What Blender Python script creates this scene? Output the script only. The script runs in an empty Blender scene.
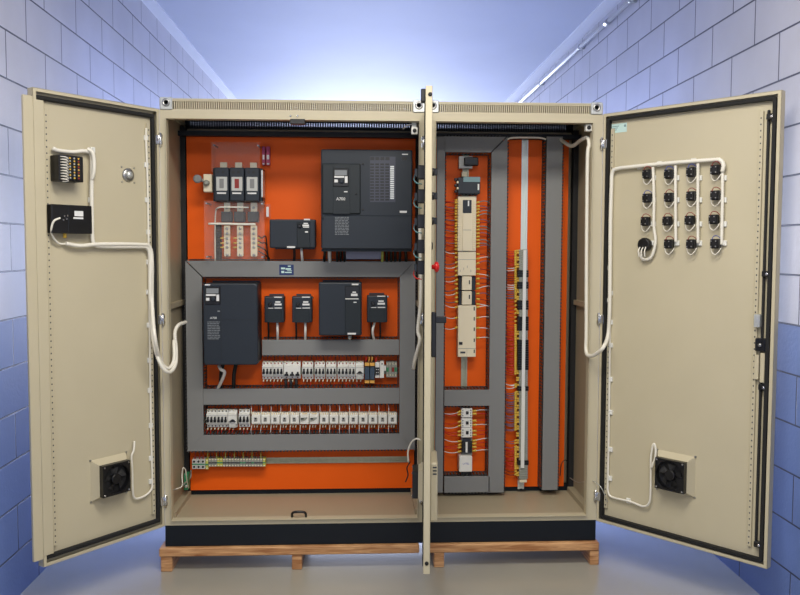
import bpy, math, random
from mathutils import Vector, Matrix
random.seed(7)
scn = bpy.context.scene
COL = scn.collection

# ------------------------------------------------------------------ camera
CX, CY, CZ = -0.117, -3.7348, 1.4937
YAW, PITCH, ROLL, FPX = math.radians(2.7893), math.radians(-3.4158), math.radians(0.1868), 811.6253
FWD = Vector((math.sin(YAW)*math.cos(PITCH), math.cos(YAW)*math.cos(PITCH), math.sin(PITCH)))
_r = Vector((math.cos(YAW), -math.sin(YAW), 0)); _u = _r.cross(FWD)
RGT = _r*math.cos(ROLL)+_u*math.sin(ROLL); UPV = -_r*math.sin(ROLL)+_u*math.cos(ROLL)
cd = bpy.data.cameras.new('camera'); cam = bpy.data.objects.new('camera', cd); COL.objects.link(cam)
cd.sensor_width = 36; cd.lens = FPX/800*36; cd.clip_start = 0.05; cd.clip_end = 200
m = Matrix((RGT, UPV, -FWD)).transposed().to_4x4(); m.translation = (CX, CY, CZ); cam.matrix_world = m
scn.camera = cam
# ------------------------------------------------------------------ world, lights, exposure
scn.view_settings.view_transform = 'Standard'; scn.view_settings.look = 'None'
scn.view_settings.gamma = 1; scn.view_settings.use_curve_mapping = False
scn.view_settings.exposure = 0.12
w = bpy.data.worlds.new('sky'); scn.world = w; w.use_nodes = True
bg = w.node_tree.nodes['Background']; bg.inputs[0].default_value = (0.40, 0.58, 1.0, 1); bg.inputs[1].default_value = 1.0
def area(name, loc, rot, sx, sy, power, col, spread=180):
    l = bpy.data.lights.new(name, 'AREA'); l.shape = 'RECTANGLE'; l.size = sx; l.size_y = sy
    l.energy = power; l.color = col; l.spread = math.radians(spread)
    o = bpy.data.objects.new(name, l); COL.objects.link(o); o.location = loc; o.rotation_euler = rot
    return o
D2R = math.radians
area('daylight_far_opening', (0, 12.6, 1.6), (D2R(-90), 0, 0), 3.0, 2.8, 1050, (0.70, 0.77, 1.0))
area('blue_fill_light', (0, 2.3, 3.10), (0, 0, 0), 2.6, 3.4, 110, (0.24, 0.38, 1.0), 95)  # added blue fill under the closed ceiling, tints the floor beside the cabinets
area('daylight_entrance', (0.0, -7.6, 1.7), (D2R(90), 0, 0), 3.0, 2.4, 17, (1.0, 0.96, 0.90))
for k, yy in enumerate((-1.7, -3.9)):
    area('ceiling_lamp_light', (0.05, yy, 3.10), (0, 0, 0), 1.8, 0.6, 66, (1.0, 0.94, 0.82))

# ------------------------------------------------------------------ measuring helpers
def ray(u, v): return FWD + RGT*((u-400)/FPX) - UPV*((v-297.5)/FPX)
C0 = Vector((CX, CY, CZ))
def P(u, v, y):
    d = ray(u, v); return C0 + d*((y-CY)/d.y)
def XZ(u, v, y): p = P(u, v, y); return p.x, p.z
def RECT(u0, v0, u1, v1, y):
    um, vm = (u0+u1)/2, (v0+v1)/2
    return P(u0, vm, y).x, P(u1, vm, y).x, P(um, v1, y).z, P(um, v0, y).z
# ------------------------------------------------------------------ materials
def mat(name, col, rough=0.5, metal=0.0, noise=0.0, nscale=40, bump=0.0, spec=0.5, emit=None, alpha=None, trans=0.0, coat=0):
    mt = bpy.data.materials.new(name); mt.use_nodes = True; nt = mt.node_tree; b = nt.nodes['Principled BSDF']
    b.inputs['Base Color'].default_value = (*col, 1); b.inputs['Roughness'].default_value = rough
    b.inputs['Metallic'].default_value = metal; b.inputs['Specular IOR Level'].default_value = spec
    if coat: b.inputs['Coat Weight'].default_value = coat; b.inputs['Coat Roughness'].default_value = 0.15
    if trans: b.inputs['Transmission Weight'].default_value = trans; b.inputs['IOR'].default_value = 1.15
    if alpha is not None: b.inputs['Alpha'].default_value = alpha
    if noise or bump:
        tc = nt.nodes.new('ShaderNodeTexCoord'); n = nt.nodes.new('ShaderNodeTexNoise'); n.inputs['Scale'].default_value = nscale
        n.inputs['Detail'].default_value = 5; nt.links.new(tc.outputs['Object'], n.inputs['Vector'])
        if noise:
            r = nt.nodes.new('ShaderNodeMapRange'); r.inputs['To Min'].default_value = 1-noise; r.inputs['To Max'].default_value = 1+noise
            r.inputs['From Min'].default_value = 0.3; r.inputs['From Max'].default_value = 0.7
            mx = nt.nodes.new('ShaderNodeVectorMath'); mx.operation = 'SCALE'; mx.inputs[0].default_value = col
            nt.links.new(n.outputs['Fac'], r.inputs['Value']); nt.links.new(r.outputs[0], mx.inputs['Scale']); nt.links.new(mx.outputs[0], b.inputs['Base Color'])
        if bump:
            bp = nt.nodes.new('ShaderNodeBump'); bp.inputs['Strength'].default_value = bump; bp.inputs['Distance'].default_value = 0.002
            nt.links.new(n.outputs['Fac'], bp.inputs['Height']); nt.links.new(bp.outputs[0], b.inputs['Normal'])
    return mt
M = dict(
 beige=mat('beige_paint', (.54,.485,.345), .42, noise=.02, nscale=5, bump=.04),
 beige_shade=mat('beige_shaded', (.40,.34,.235), .42, noise=.02, nscale=5),  # same beige paint, darkened to carry the shade inside the cabinets
 plinth=mat('navy_plinth', (.005,.008,.013), .5, spec=.3),
 orange=mat('orange_plate', (.84,.115,.002), .5, spec=.25, noise=.03, nscale=3, bump=.03),
 gasket=mat('black_gasket', (.008,.008,.008), .8),
 galv=mat('galvanised', (.62,.64,.62), .35, metal=.6, noise=.06, nscale=90),
 chrome=mat('chrome', (.75,.75,.75), .18, metal=1),
 steel=mat('steel', (.45,.45,.44), .35, metal=1),
 duct=mat('grey_duct', (.225,.230,.232), .55, spec=.3),
 ductd=mat('grey_duct_fingers', (.055,.055,.058), .6),
 drive=mat('drive_dark', (.020,.027,.038), .45, spec=.35, noise=.04, nscale=200),
 drive2=mat('drive_cover', (.014,.020,.025), .45, spec=.35),
 black=mat('black_plastic', (.006,.006,.007), .35),
 blackr=mat('black_rough', (.010,.010,.011), .7),
 white=mat('white_plastic', (.78,.78,.74), .4),
 cream=mat('cream_plastic', (.78,.70,.52), .45),
 grey=mat('light_grey_plastic', (.50,.51,.49), .45),
 cable=mat('white_spiral_wrap', (.80,.77,.68), .45),
 pinkc=mat('white_grey_cable', (.80,.78,.75), .45),
 ghost=mat('grey_print', (.22,.24,.26), .6),
 print=mat('white_print', (.75,.76,.76), .6),
 yellow=mat('yellow_marker', (.72,.46,.06), .5),
 amber=mat('amber_plastic', (.80,.42,.08), .45),
 green=mat('green_plastic', (.03,.22,.10), .5),
 gy=mat('yellow_green_terminal', (.50,.50,.10), .5),
 tgrey=mat('terminal_grey', (.30,.31,.27), .5),
 red=mat('red_wire', (.60,.02,.012), .45),
 dred=mat('dark_red_wire', (.25,.015,.01), .5),
 redb=mat('red_button', (.60,.01,.012), .3),
 teal=mat('teal_wire', (.12,.28,.30), .5),
 tealp=mat('teal_grey_plastic', (.16,.27,.30), .45),
 blue=mat('dark_blue_label', (.010,.030,.13), .5),
 bluep=mat('blue_print', (.10,.13,.45), .5),
 bluew=mat('blue_wire', (.05,.09,.35), .5),
 violet=mat('violet_wire', (.17,.12,.19), .5),
 bluegrey=mat('blue_grey_relay', (.035,.06,.095), .4),
 magenta=mat('magenta_print', (.45,.05,.15), .5),
 copper=mat('tinned_bar', (.80,.72,.52), .35, metal=.35),
 rail=mat('din_rail_zinc', (.40,.39,.28), .38, metal=.45, noise=.08, nscale=60),
 railw=mat('din_rail_bright', (.70,.76,.72), .30, metal=.35),
 glassg=mat('fibre_label', (.55,.75,.72), .5),
 ventgrey=mat('vent_grille', (.045,.052,.08), .5),
 dark=mat('heat_sink', (.06,.065,.08), .5, metal=.5),
 lav=mat('sink_plate', (.22,.22,.27), .45, metal=.4),
)
def acrylic():
    mt = bpy.data.materials.new('clear_acrylic'); mt.use_nodes = True; nt = mt.node_tree; b = nt.nodes['Principled BSDF']
    out = nt.nodes['Material Output']; b.inputs['Base Color'].default_value = (.75,.72,.70,1); b.inputs['Roughness'].default_value = .25
    t = nt.nodes.new('ShaderNodeBsdfTransparent'); mx = nt.nodes.new('ShaderNodeMixShader'); mx.inputs[0].default_value = .06
    nt.links.new(t.outputs[0], mx.inputs[1]); nt.links.new(b.outputs[0], mx.inputs[2]); nt.links.new(mx.outputs[0], out.inputs[0])
    return mt
M['acrylic'] = acrylic()
def wood_mat():
    mt = bpy.data.materials.new('pine'); mt.use_nodes = True; nt = mt.node_tree; b = nt.nodes['Principled BSDF']; b.inputs['Roughness'].default_value = .65
    tc = nt.nodes.new('ShaderNodeTexCoord'); mp = nt.nodes.new('ShaderNodeMapping'); mp.inputs['Scale'].default_value = (1.2, 1.2, 14)
    n = nt.nodes.new('ShaderNodeTexNoise'); n.inputs['Scale'].default_value = 5; n.inputs['Detail'].default_value = 6; n.inputs['Distortion'].default_value = .8
    cr = nt.nodes.new('ShaderNodeValToRGB'); e = cr.color_ramp.elements
    e[0].position = .32; e[0].color = (.30,.115,.035,1); e[1].position = .66; e[1].color = (.66,.37,.17,1)
    nt.links.new(tc.outputs['Object'], mp.inputs[0]); nt.links.new(mp.outputs[0], n.inputs['Vector']); nt.links.new(n.outputs['Fac'], cr.inputs[0]); nt.links.new(cr.outputs[0], b.inputs['Base Color'])
    return mt
M['wood'] = wood_mat()
def block_mat(name, yshift, pitch):
    mt = bpy.data.materials.new(name); mt.use_nodes = True; nt = mt.node_tree; N = nt.nodes; L = nt.links; b = N['Principled BSDF']; b.inputs['Roughness'].default_value = .55
    g = N.new('ShaderNodeNewGeometry'); sp = N.new('ShaderNodeSeparateXYZ'); L.new(g.outputs['Position'], sp.inputs[0])
    cb = N.new('ShaderNodeCombineXYZ')
    def math_(op, a, bv):
        k = N.new('ShaderNodeMath'); k.operation = op; L.new(a, k.inputs[0]); k.inputs[1].default_value = bv; return k.outputs[0]
    L.new(math_('ADD', sp.outputs['Y'], -yshift+pitch*40), cb.inputs[0]); L.new(math_('ADD', sp.outputs['Z'], -.195+.2*10), cb.inputs[1])
    bt = N.new('ShaderNodeTexBrick'); L.new(cb.outputs[0], bt.inputs['Vector']); bt.inputs['Scale'].default_value = 1
    bt.inputs['Brick Width'].default_value = pitch; bt.inputs['Row Height'].default_value = .2; bt.inputs['Mortar Size'].default_value = .0045
    bt.inputs['Mortar Smooth'].default_value = .3; bt.offset = .5; bt.offset_frequency = 2
    bt.inputs['Color1'].default_value = (1,1,1,1); bt.inputs['Color2'].default_value = (.93,.93,.93,1); bt.inputs['Mortar'].default_value = (.12,.12,.16,1)
    no = N.new('ShaderNodeTexNoise'); no.inputs['Scale'].default_value = 3.0; no.inputs['Detail'].default_value = 6; L.new(g.outputs['Position'], no.inputs['Vector'])
    nf = N.new('ShaderNodeTexNoise'); nf.inputs['Scale'].default_value = 60; nf.inputs['Detail'].default_value = 4; L.new(g.outputs['Position'], nf.inputs['Vector'])
    mr = N.new('ShaderNodeMapRange'); mr.inputs['From Min'].default_value = .3; mr.inputs['From Max'].default_value = .7; mr.inputs['To Min'].default_value = .93; mr.inputs['To Max'].default_value = 1.05; L.new(no.outputs['Fac'], mr.inputs[0])
    # two coats of paint: a blue dado up to 1.195 m, pale lavender above
    st = math_('GREATER_THAN', sp.outputs['Z'], 1.195)
    mc = N.new('ShaderNodeMix'); mc.data_type = 'RGBA'; L.new(st, mc.inputs[0]); mc.inputs[6].default_value = (.095,.155,.37,1); mc.inputs[7].default_value = (.54,.535,.59,1)
    m1 = N.new('ShaderNodeMix'); m1.data_type = 'RGBA'; m1.blend_type = 'MULTIPLY'; m1.inputs[0].default_value = 1; L.new(mc.outputs[2], m1.inputs[6]); L.new(bt.outputs['Color'], m1.inputs[7])
    vm = N.new('ShaderNodeVectorMath'); vm.operation = 'SCALE'; L.new(m1.outputs[2], vm.inputs[0]); L.new(mr.outputs[0], vm.inputs['Scale'])
    L.new(vm.outputs[0], b.inputs['Base Color'])
    bp = N.new('ShaderNodeBump'); bp.inputs['Strength'].default_value = .9; bp.inputs['Distance'].default_value = .006
    sub = N.new('ShaderNodeMath'); sub.operation = 'SUBTRACT'; k = math_('MULTIPLY', nf.outputs['Fac'], .16); L.new(k, sub.inputs[0]); L.new(bt.outputs['Fac'], sub.inputs[1])
    L.new(sub.outputs[0], bp.inputs['Height']); L.new(bp.outputs[0], b.inputs['Normal'])
    return mt
M['blocksL'] = block_mat('painted_blocks_left', .395, .425); M['blocksR'] = block_mat('painted_blocks_right', .257, .4345)
M['ceil'] = mat('ceiling_paint', (.52,.56,.67), .7, noise=.03, nscale=1.2)
M['ceilw'] = mat('ceiling_halo_paint', (.78,.80,.86), .7)  # whiter tone that puts the bright edge halo into colour
M['floor'] = mat('epoxy_floor', (.34,.325,.275), .20, noise=.05, nscale=2.2, bump=.02)
# ------------------------------------------------------------------ mesh builder
class MB:
    def __init__(s, T=None): s.v = []; s.f = []; s.sm = []; s.T = T
    def add(s, vs, fs, smooth=False):
        o = len(s.v)
        for q in vs:
            q = Vector(q); s.v.append(s.T @ q if s.T is not None else q)
        for f in fs: s.f.append([i+o for i in f]); s.sm.append(smooth)
        return s
    def box(s, x0, x1, y0, y1, z0, z1, b=0.0):
        x0, x1 = min(x0, x1), max(x0, x1); y0, y1 = min(y0, y1), max(y0, y1); z0, z1 = min(z0, z1), max(z0, z1)
        if b <= 0:
            return s.add([(x, y, z) for x in (x0, x1) for y in (y0, y1) for z in (z0, z1)],
                         [(0,1,3,2), (4,6,7,5), (0,4,5,1), (2,3,7,6), (0,2,6,4), (1,5,7,3)])
        b = min(b, (x1-x0)*.45, (y1-y0)*.45, (z1-z0)*.45)
        vs = []; idx = {}
        for i in (0, 1):
            for j in (0, 1):
                for k in (0, 1):
                    X = (x0, x1)[i]; Y = (y0, y1)[j]; Z = (z0, z1)[k]; dx = b*(1-2*i); dy = b*(1-2*j); dz = b*(1-2*k)
                    for a, q in enumerate(((X, Y+dy, Z+dz), (X+dx, Y, Z+dz), (X+dx, Y+dy, Z))): idx[(i,j,k,a)] = len(vs); vs.append(q)
        fs = []
        for a in range(3):
            o1, o2 = [q for q in range(3) if q != a]
            for sgn in (0, 1):
                ring = []
                for (p, q) in ((0,0), (1,0), (1,1), (0,1)):
                    c = [0,0,0]; c[a] = sgn; c[o1] = p; c[o2] = q; ring.append(idx[(*c, a)])
                fs.append(ring)
            for p in (0, 1):
                for q in (0, 1):       # edges parallel to axis a
                    c0 = [0,0,0]; c0[o1] = p; c0[o2] = q; c1 = list(c0); c1[a] = 1
                    fs.append([idx[(*c0, o1)], idx[(*c0, o2)], idx[(*c1, o2)], idx[(*c1, o1)]])
        for i in (0, 1):
            for j in (0, 1):
                for k in (0, 1): fs.append([idx[(i,j,k,a)] for a in range(3)])
        return s.add(vs, fs)
    def prism(s, pts, y0, y1, ch=0.0, smooth=False):     # outline in (x, z) extruded along y, y0 = front, optional chamfer at the front
        n = len(pts); cx = sum(p[0] for p in pts)/n; cz = sum(p[1] for p in pts)/n
        rings = [(y1, 1.0, 0)]
        if ch > 0: rings += [(y0+ch, 1.0, 0), (y0+ch*.3, 1.0, ch*.3), (y0, 1.0, ch)]
        else: rings += [(y0, 1.0, 0)]
        hx = max(abs(p[0]-cx) for p in pts); hz = max(abs(p[1]-cz) for p in pts)
        vs = []
        for (y, k, ins) in rings:
            for (x, z) in pts: vs.append((cx+(x-cx)*(1-ins/hx), y, cz+(z-cz)*(1-ins/hz)))
        fs = [list(range(n))[::-1], [len(vs)-n+i for i in range(n)]]
        s.add(vs, fs)
        o = len(s.v)-len(vs)
        for r in range(len(rings)-1):
            for i in range(n):
                j = (i+1) % n; s.f.append([o+r*n+i, o+r*n+j, o+(r+1)*n+j, o+(r+1)*n+i]); s.sm.append(smooth)
        return s
    def cyl(s, p0, p1, r, n=14, r1=None, cap=True):
        p0 = Vector(p0); p1 = Vector(p1); d = (p1-p0).normalized(); a = d.orthogonal().normalized(); b = d.cross(a); r1 = r if r1 is None else r1
        vs = []
        for (p, rr) in ((p0, r), (p1, r1)):
            for i in range(n):
                t = 2*math.pi*i/n; vs.append(p+(a*math.cos(t)+b*math.sin(t))*rr)
        s.add(vs, [(i, (i+1) % n, n+(i+1) % n, n+i) for i in range(n)], True)
        if cap:
            o = len(s.v)-2*n; s.f.append([o+i for i in range(n)][::-1]); s.sm.append(False); s.f.append([o+n+i for i in range(n)]); s.sm.append(False)
        return s
    def tube(s, pts, r, n=8, sub=6, wrap=0.0, pitch=.012, closed=False):
        pts = [Vector(p) for p in pts]
        if sub > 1 and len(pts) > 2:
            q = []; N = len(pts); rng = N if closed else N-1
            for i in range(rng):
                if closed: a, b, c, d = pts[i-1], pts[i], pts[(i+1) % N], pts[(i+2) % N]
                else: b, c = pts[i], pts[i+1]; a = pts[i-1] if i else b*2-c; d = pts[i+2] if i+2 < N else c*2-b
                for k in range(sub):
                    t = k/sub; q.append(.5*((2*b)+(c-a)*t+(2*a-5*b+4*c-d)*t*t+(-a+3*b-3*c+d)*t**3))
            if not closed: q.append(pts[-1])
            pts = q
        if wrap:      # resample evenly so that the spiral wrap ribs show
            q = [pts[0]]; step = pitch/2; acc = 0
            for a, b in zip(pts, pts[1:]):
                L = (b-a).length; t = step-acc
                while t < L: q.append(a+(b-a)*(t/L)); t += step
                acc = L-(t-step)
            pts = q
        N = len(pts); prev = None; vs = []
        for i, p in enumerate(pts):
            d = (pts[(i+1) % N]-pts[i-1]) if (closed or 0 < i < N-1) else (pts[1]-pts[0] if i == 0 else pts[-1]-pts[-2])
            d = d.normalized() if d.length > 1e-9 else Vector((0,0,1))
            a = (prev - d*prev.dot(d)) if prev is not None else d.orthogonal()
            if a.length < 1e-6: a = d.orthogonal()
            a.normalize(); prev = a; b = d.cross(a); rr = r*(1+(wrap if i % 2 else -wrap))
            for k in range(n):
                t = 2*math.pi*k/n; vs.append(p+(a*math.cos(t)+b*math.sin(t))*rr)
        fs = []
        for i in range(N if closed else N-1):
            j = (i+1) % N
            for k in range(n): fs.append((i*n+k, i*n+(k+1) % n, j*n+(k+1) % n, j*n+k))
        s.add(vs, fs, True)
        if not closed:
            o = len(s.v)-len(vs); s.f.append([o+k for k in range(n)][::-1]); s.sm.append(False); s.f.append([o+(N-1)*n+k for k in range(n)]); s.sm.append(False)
        return s
    def ring(s, x0, x1, z0, z1, wd, y0, y1, r=0.0, seg=4):    # rectangular frame with rounded corners in the xz plane
        o = rrect(x0, x1, z0, z1, r, seg); i = rrect(x0+wd, x1-wd, z0+wd, z1-wd, max(r-wd, 0), seg); n = len(o)
        vs = [(x, y, z) for y in (y0, y1) for L in (o, i) for (x, z) in L]; fs = []
        for k in range(n):
            j = (k+1) % n
            fs += [(k, j, n+j, n+k), (2*n+k, 3*n+k, 3*n+j, 2*n+j), (k, 2*n+k, 2*n+j, j), (n+k, n+j, 3*n+j, 3*n+k)]
        return s.add(vs, fs)
    def lathe(s, prof, c, axis, n=20):      # prof: list of (r, h) from c along axis
        c = Vector(c); d = Vector(axis).normalized(); a = d.orthogonal().normalized(); b = d.cross(a); vs = []
        for (r, h) in prof:
            for k in range(n):
                t = 2*math.pi*k/n; vs.append(c+d*h+(a*math.cos(t)+b*math.sin(t))*r)
        fs = []
        for i in range(len(prof)-1):
            for k in range(n): fs.append((i*n+k, i*n+(k+1) % n, (i+1)*n+(k+1) % n, (i+1)*n+k))
        s.add(vs, fs, True); o = len(s.v)-len(vs); s.f.append([o+k for k in range(n)]); s.sm.append(False)
        s.f.append([o+(len(prof)-1)*n+k for k in range(n)]); s.sm.append(False)
        return s
def rrect(x0, x1, z0, z1, r, seg=4):
    if r <= 0:
        k = seg+1; out = []
        for c in ((x0, z0), (x1, z0), (x1, z1), (x0, z1)): out += [c]*k
        return out
    out = []
    for cx, cz, a in ((x0+r, z0+r, 180), (x1-r, z0+r, 270), (x1-r, z1-r, 0), (x0+r, z1-r, 90)):
        for i in range(seg+1):
            t = math.radians(a+90*i/seg); out.append((cx+r*math.cos(t), cz+r*math.sin(t)))
    return out
import bmesh
WM = {}
def build(name, mb, material, parent=None, label=None):
    vs = mb.v
    if parent is None:
        xs = [p.x for p in vs]; ys = [p.y for p in vs]; zs = [p.z for p in vs]
        org = Vector(((min(xs)+max(xs))/2, (min(ys)+max(ys))/2, min(zs))); W = Matrix.Translation(org)
    else: W = WM[parent]
    inv = W.inverted()
    me = bpy.data.meshes.new(name); me.from_pydata([inv @ p for p in vs], [], mb.f)
    me.polygons.foreach_set('use_smooth', mb.sm)
    bm = bmesh.new(); bm.from_mesh(me)
    bmesh.ops.remove_doubles(bm, verts=bm.verts, dist=1e-6)
    bmesh.ops.recalc_face_normals(bm, faces=bm.faces); bm.to_mesh(me); bm.free()
    me.materials.append(material if not isinstance(material, str) else M[material])
    o = bpy.data.objects.new(name, me); COL.objects.link(o)
    if parent is None: o.location = W.translation
    else: o.parent = parent
    WM[o] = W
    if label: o['label'] = label
    return o
def tag(o, label, cat, group=None, kind=None):
    if label: o['label'] = label
    if cat: o['category'] = cat
    if group: o['group'] = group
    if kind: o['kind'] = kind
    return o
def thing(name, label, cat, loc, group=None, rot=None):
    o = bpy.data.objects.new(name, None); o.empty_display_size = .05; COL.objects.link(o)
    W = Matrix.Translation(Vector(loc))
    if rot is not None: W = W @ rot.to_4x4()
    o.matrix_world = W; WM[o] = W
    return tag(o, label, cat, group)
def struct(name, mb, material): o = build(name, mb, material); o['kind'] = 'structure'; return o
def dup(root, W, label=None, group=None):
    r = root.copy(); COL.objects.link(r); r.matrix_world = W; WM[r] = W
    if label: r['label'] = label
    if group: r['group'] = group
    for ch in list(root.children):
        c = ch.copy(); COL.objects.link(c); c.parent = r
        for g in list(ch.children):
            d = g.copy(); COL.objects.link(d); d.parent = c
    return r
def text(s_, size, M4, material, parent, name='lettering', ext=.0003, align='CENTER'):
    cu = bpy.data.curves.new(name, 'FONT'); cu.body = s_; cu.size = size; cu.extrude = ext; cu.align_x = align; cu.align_y = 'CENTER'; cu.resolution_u = 3
    t = bpy.data.objects.new(name, cu); COL.objects.link(t); dg = bpy.context.evaluated_depsgraph_get()
    me = bpy.data.meshes.new_from_object(t.evaluated_get(dg)); bpy.data.objects.remove(t)
    me.transform(WM[parent].inverted() @ M4); me.materials.clear(); me.materials.append(M[material])
    o = bpy.data.objects.new(name, me); COL.objects.link(o); o.parent = parent; WM[o] = WM[parent]
    return o
def facing(x, y, z): return Matrix.Translation((x, y, z)) @ Matrix.Rotation(math.pi/2, 4, 'X')
ORD = ['first','second','third','fourth','fifth','sixth','seventh','eighth','ninth','tenth','eleventh','twelfth','thirteenth','fourteenth','fifteenth','sixteenth']

def nth(n): return '%d%s' % (n, 'th' if 10 <= n % 100 <= 20 else {1:'st', 2:'nd', 3:'rd'}.get(n % 10, 'th'))
# ================================================================== ROOM
WL, WR, H, YB, YF = -1.5847, 1.6168, 3.16, -8.0, 12.8
struct('wall_left', MB().box(WL-.15, WL, YB, YF, 0, H), 'blocksL')
struct('wall_right', MB().box(WR, WR+.15, YB, YF, 0, H), 'blocksR')
struct('floor', MB().box(WL-.15, WR+.15, YB, YF, -.1, 0), 'floor')
struct('ceiling', MB().box(WL-.15, WR+.15, YB, YF, H, H+.12), 'ceil')
struct('halo_strip_1', MB().box(WL, WL+.09, YB, YF, H-.012, H), 'ceilw')  # added pale strips standing in for the bright halo at the ceiling edges
struct('halo_strip_2', MB().box(WR-.11, WR, YB, YF, H-.012, H), 'ceilw')
b = MB(); b.box(WL, WR, YB-.15, YB, 0, .3); b.box(WL, WR, YB-.15, YB, 2.9, H); b.box(WL, WL+.1, YB-.15, YB, .3, 2.9); b.box(WR-.1, WR, YB-.15, YB, .3, 2.9)
struct('wall_back', b, 'blocksL')
cdt = thing('conduit', 'long silver steel conduit pipe running under the ceiling on the right wall', 'pipe', (WR-.03, 2, 3.06))
cz = 3.065
build('pipe', MB().cyl((WR-.03, -2, cz), (WR-.03, 9, cz), .015, 12), 'white', cdt)
for yy in (1.9, 5.6): build('coupling', MB().cyl((WR-.03, yy-.04, cz), (WR-.03, yy+.04, cz), .02, 12), 'steel', cdt)
for yy in (.4, 1.4, 2.6, 4.0, 5.2, 7):
    build('saddle_clip', MB().box(WR-.05, WR, yy-.01, yy+.01, cz-.019, cz+.019, .003), 'galv', cdt)

# ================================================================== CABINETS
Z0, ZP, ZT = .113, .213, 2.113       # plinth bottom, body bottom, body top
XL, XM, XR, DY = -1.02, .18, 1.0, .50
PANEL = .40
def cabinet(name, label, x0, x1, ox0, ox1, plx0, plx1):
    c = thing(name, label, 'cabinet', ((x0+x1)/2, DY/2, Z0))
    oz0, oz1 = .238, 2.075
    b = MB()
    b.box(x0, ox0, 0, .035, ZP, ZT); b.box(ox1, x1, 0, .035, ZP, ZT); b.box(ox0, ox1, 0, .035, ZP, oz0); b.box(ox0, ox1, 0, .035, oz1, ZT)
    b.ring(ox0-.002, ox1+.002, oz0-.002, oz1+.002, .002, -.012, .0, 0)
    build('front_frame', b, 'beige', c)
    build('side_panel', MB().box(x0, x0+.002, .035, DY, ZP, ZT), 'beige_shade', c); build('side_panel', MB().box(x1-.002, x1, .035, DY, ZP, ZT), 'beige_shade', c)
    build('back_panel', MB().box(x0+.002, x1-.002, DY-.002, DY, ZP, ZT), 'beige_shade', c)
    build('floor_plate', MB().box(x0+.002, x1-.002, .035, DY-.002, .226, .230), 'beige_shade', c)
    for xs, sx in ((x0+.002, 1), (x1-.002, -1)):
        build('shaded_post', MB().box(xs, xs+sx*.026, .405, .45, .230, ZT-.01), 'blackr', c)  # posts blackened to put the shadow beside the panel into colour
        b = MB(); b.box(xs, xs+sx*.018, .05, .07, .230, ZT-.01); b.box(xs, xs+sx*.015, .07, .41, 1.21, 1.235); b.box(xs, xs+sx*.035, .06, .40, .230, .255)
        build('inner_frame', b, 'beige_shade', c)
    build('gap_shade_bar', MB().box(x0+.03, x1-.03, .415, .45, .231, .262), 'plinth', c)  # dark bar added as the shadow in the gap under the panel
    build('plinth', MB().box(x0, x1, .0, DY, Z0, ZP, .002), 'plinth', c)
    # vented roof cap: solid lid carried by fine vertical slats
    build('roof_cap', MB().box(x0+.002, x1-.002, .0, DY, 2.160, 2.166), 'beige', c)
    b = MB(); n = int((x1-x0-.1)/.0098)
    for k in range(n):
        x = x0+.055+k*.0098; b.box(x, x+.0050, .004, .008, ZT, 2.160)
    b.box(x0+.01, x1-.01, .002, .01, ZT, ZT+.006); b.box(x0+.01, x1-.01, .002, .01, 2.154, 2.160); b.box(x0+.01, x0+.055, .004, .008, ZT, 2.16); b.box(x1-.06, x1-.01, .004, .008, ZT, 2.16)
    b.box(x0+.002, x0+.01, .0, DY, ZT, 2.16); b.box(x1-.01, x1-.002, 0, DY, ZT, 2.16)
    build('roof_grille', b, 'beige', c)
    b = MB(); n = int((x1-x0-.06)/.0125)
    for k in range(n): x = x0+.03+k*.0125; b.box(x, x+.0108, DY-.016, DY-.006, ZT-.01, 2.160)
    b.box(x0+.01, x1-.01, DY-.006, DY-.002, 2.138, 2.16); b.box(x0+.01, x1-.01, DY-.006, DY-.002, ZT-.01, ZT+.006); b.box(x0+.002, x0+.032, DY-.006, DY-.002, ZT-.01, 2.16); b.box(x1-.04, x1-.002, DY-.006, DY-.002, ZT-.01, 2.16)
    build('rear_grille', b, 'plinth', c)
    build('roof_beam', MB().box(x0+.002, x1-.002, .36, .40, 2.050, 2.074), 'plinth', c)
    build('mounting_panel', MB().box(plx0, plx1, PANEL, PANEL+.003, .258, 2.053), 'orange', c)
    for (cx_) in (x0+.032, x1-.032):
        l = build('lifting_bracket', MB().box(cx_-.027, cx_+.027, -.006, .05, ZT+.002, ZT+.058, .003), 'galv', c)
        build('lifting_eye', MB().lathe([(.018, 0), (.018, .004), (.010, .006), (.009, -.012)], (cx_, -.006, ZT+.033), (0,-1,0), 18), 'steel', l)
    return c
cabL = cabinet('electrical_cabinet', 'wider left beige switch cabinet with two open doors and drives on an orange panel', XL, XM, -.988, .150, -.985, .160)
cabR = cabinet('electrical_cabinet', 'narrower right beige switch cabinet with one wide open door and a vertical terminal column', XM, XR, .227, .950, .240, .945)
# black bars and screws on the header of the left cabinet
x0, x1, z0, z1 = RECT(290, 119, 305, 124, -.01)
build('header_latch', MB().box(x0, x1, -.014, .02, z0, z1, .002), 'black', cabL)
for u in (290.5, 297.5):
    p = P(u, 116, 0); build('screw', MB().lathe([(.005, 0), (.005, .002), (.003, .004)], p, (0,-1,0), 10), 'chrome', cabL)
# little handle on the cabinet floor edge
x0, x1, z0, z1 = RECT(292, 511, 306, 517, .02)
b = MB(); b.tube([(x0, .02, .238), (x0+.004, .01, .262), ((x0+x1)/2, .005, .268), (x1-.004, .01, .262), (x1, .02, .238)], .006, 8, 4)
build('floor_catch', b, 'black', cabL)

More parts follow.
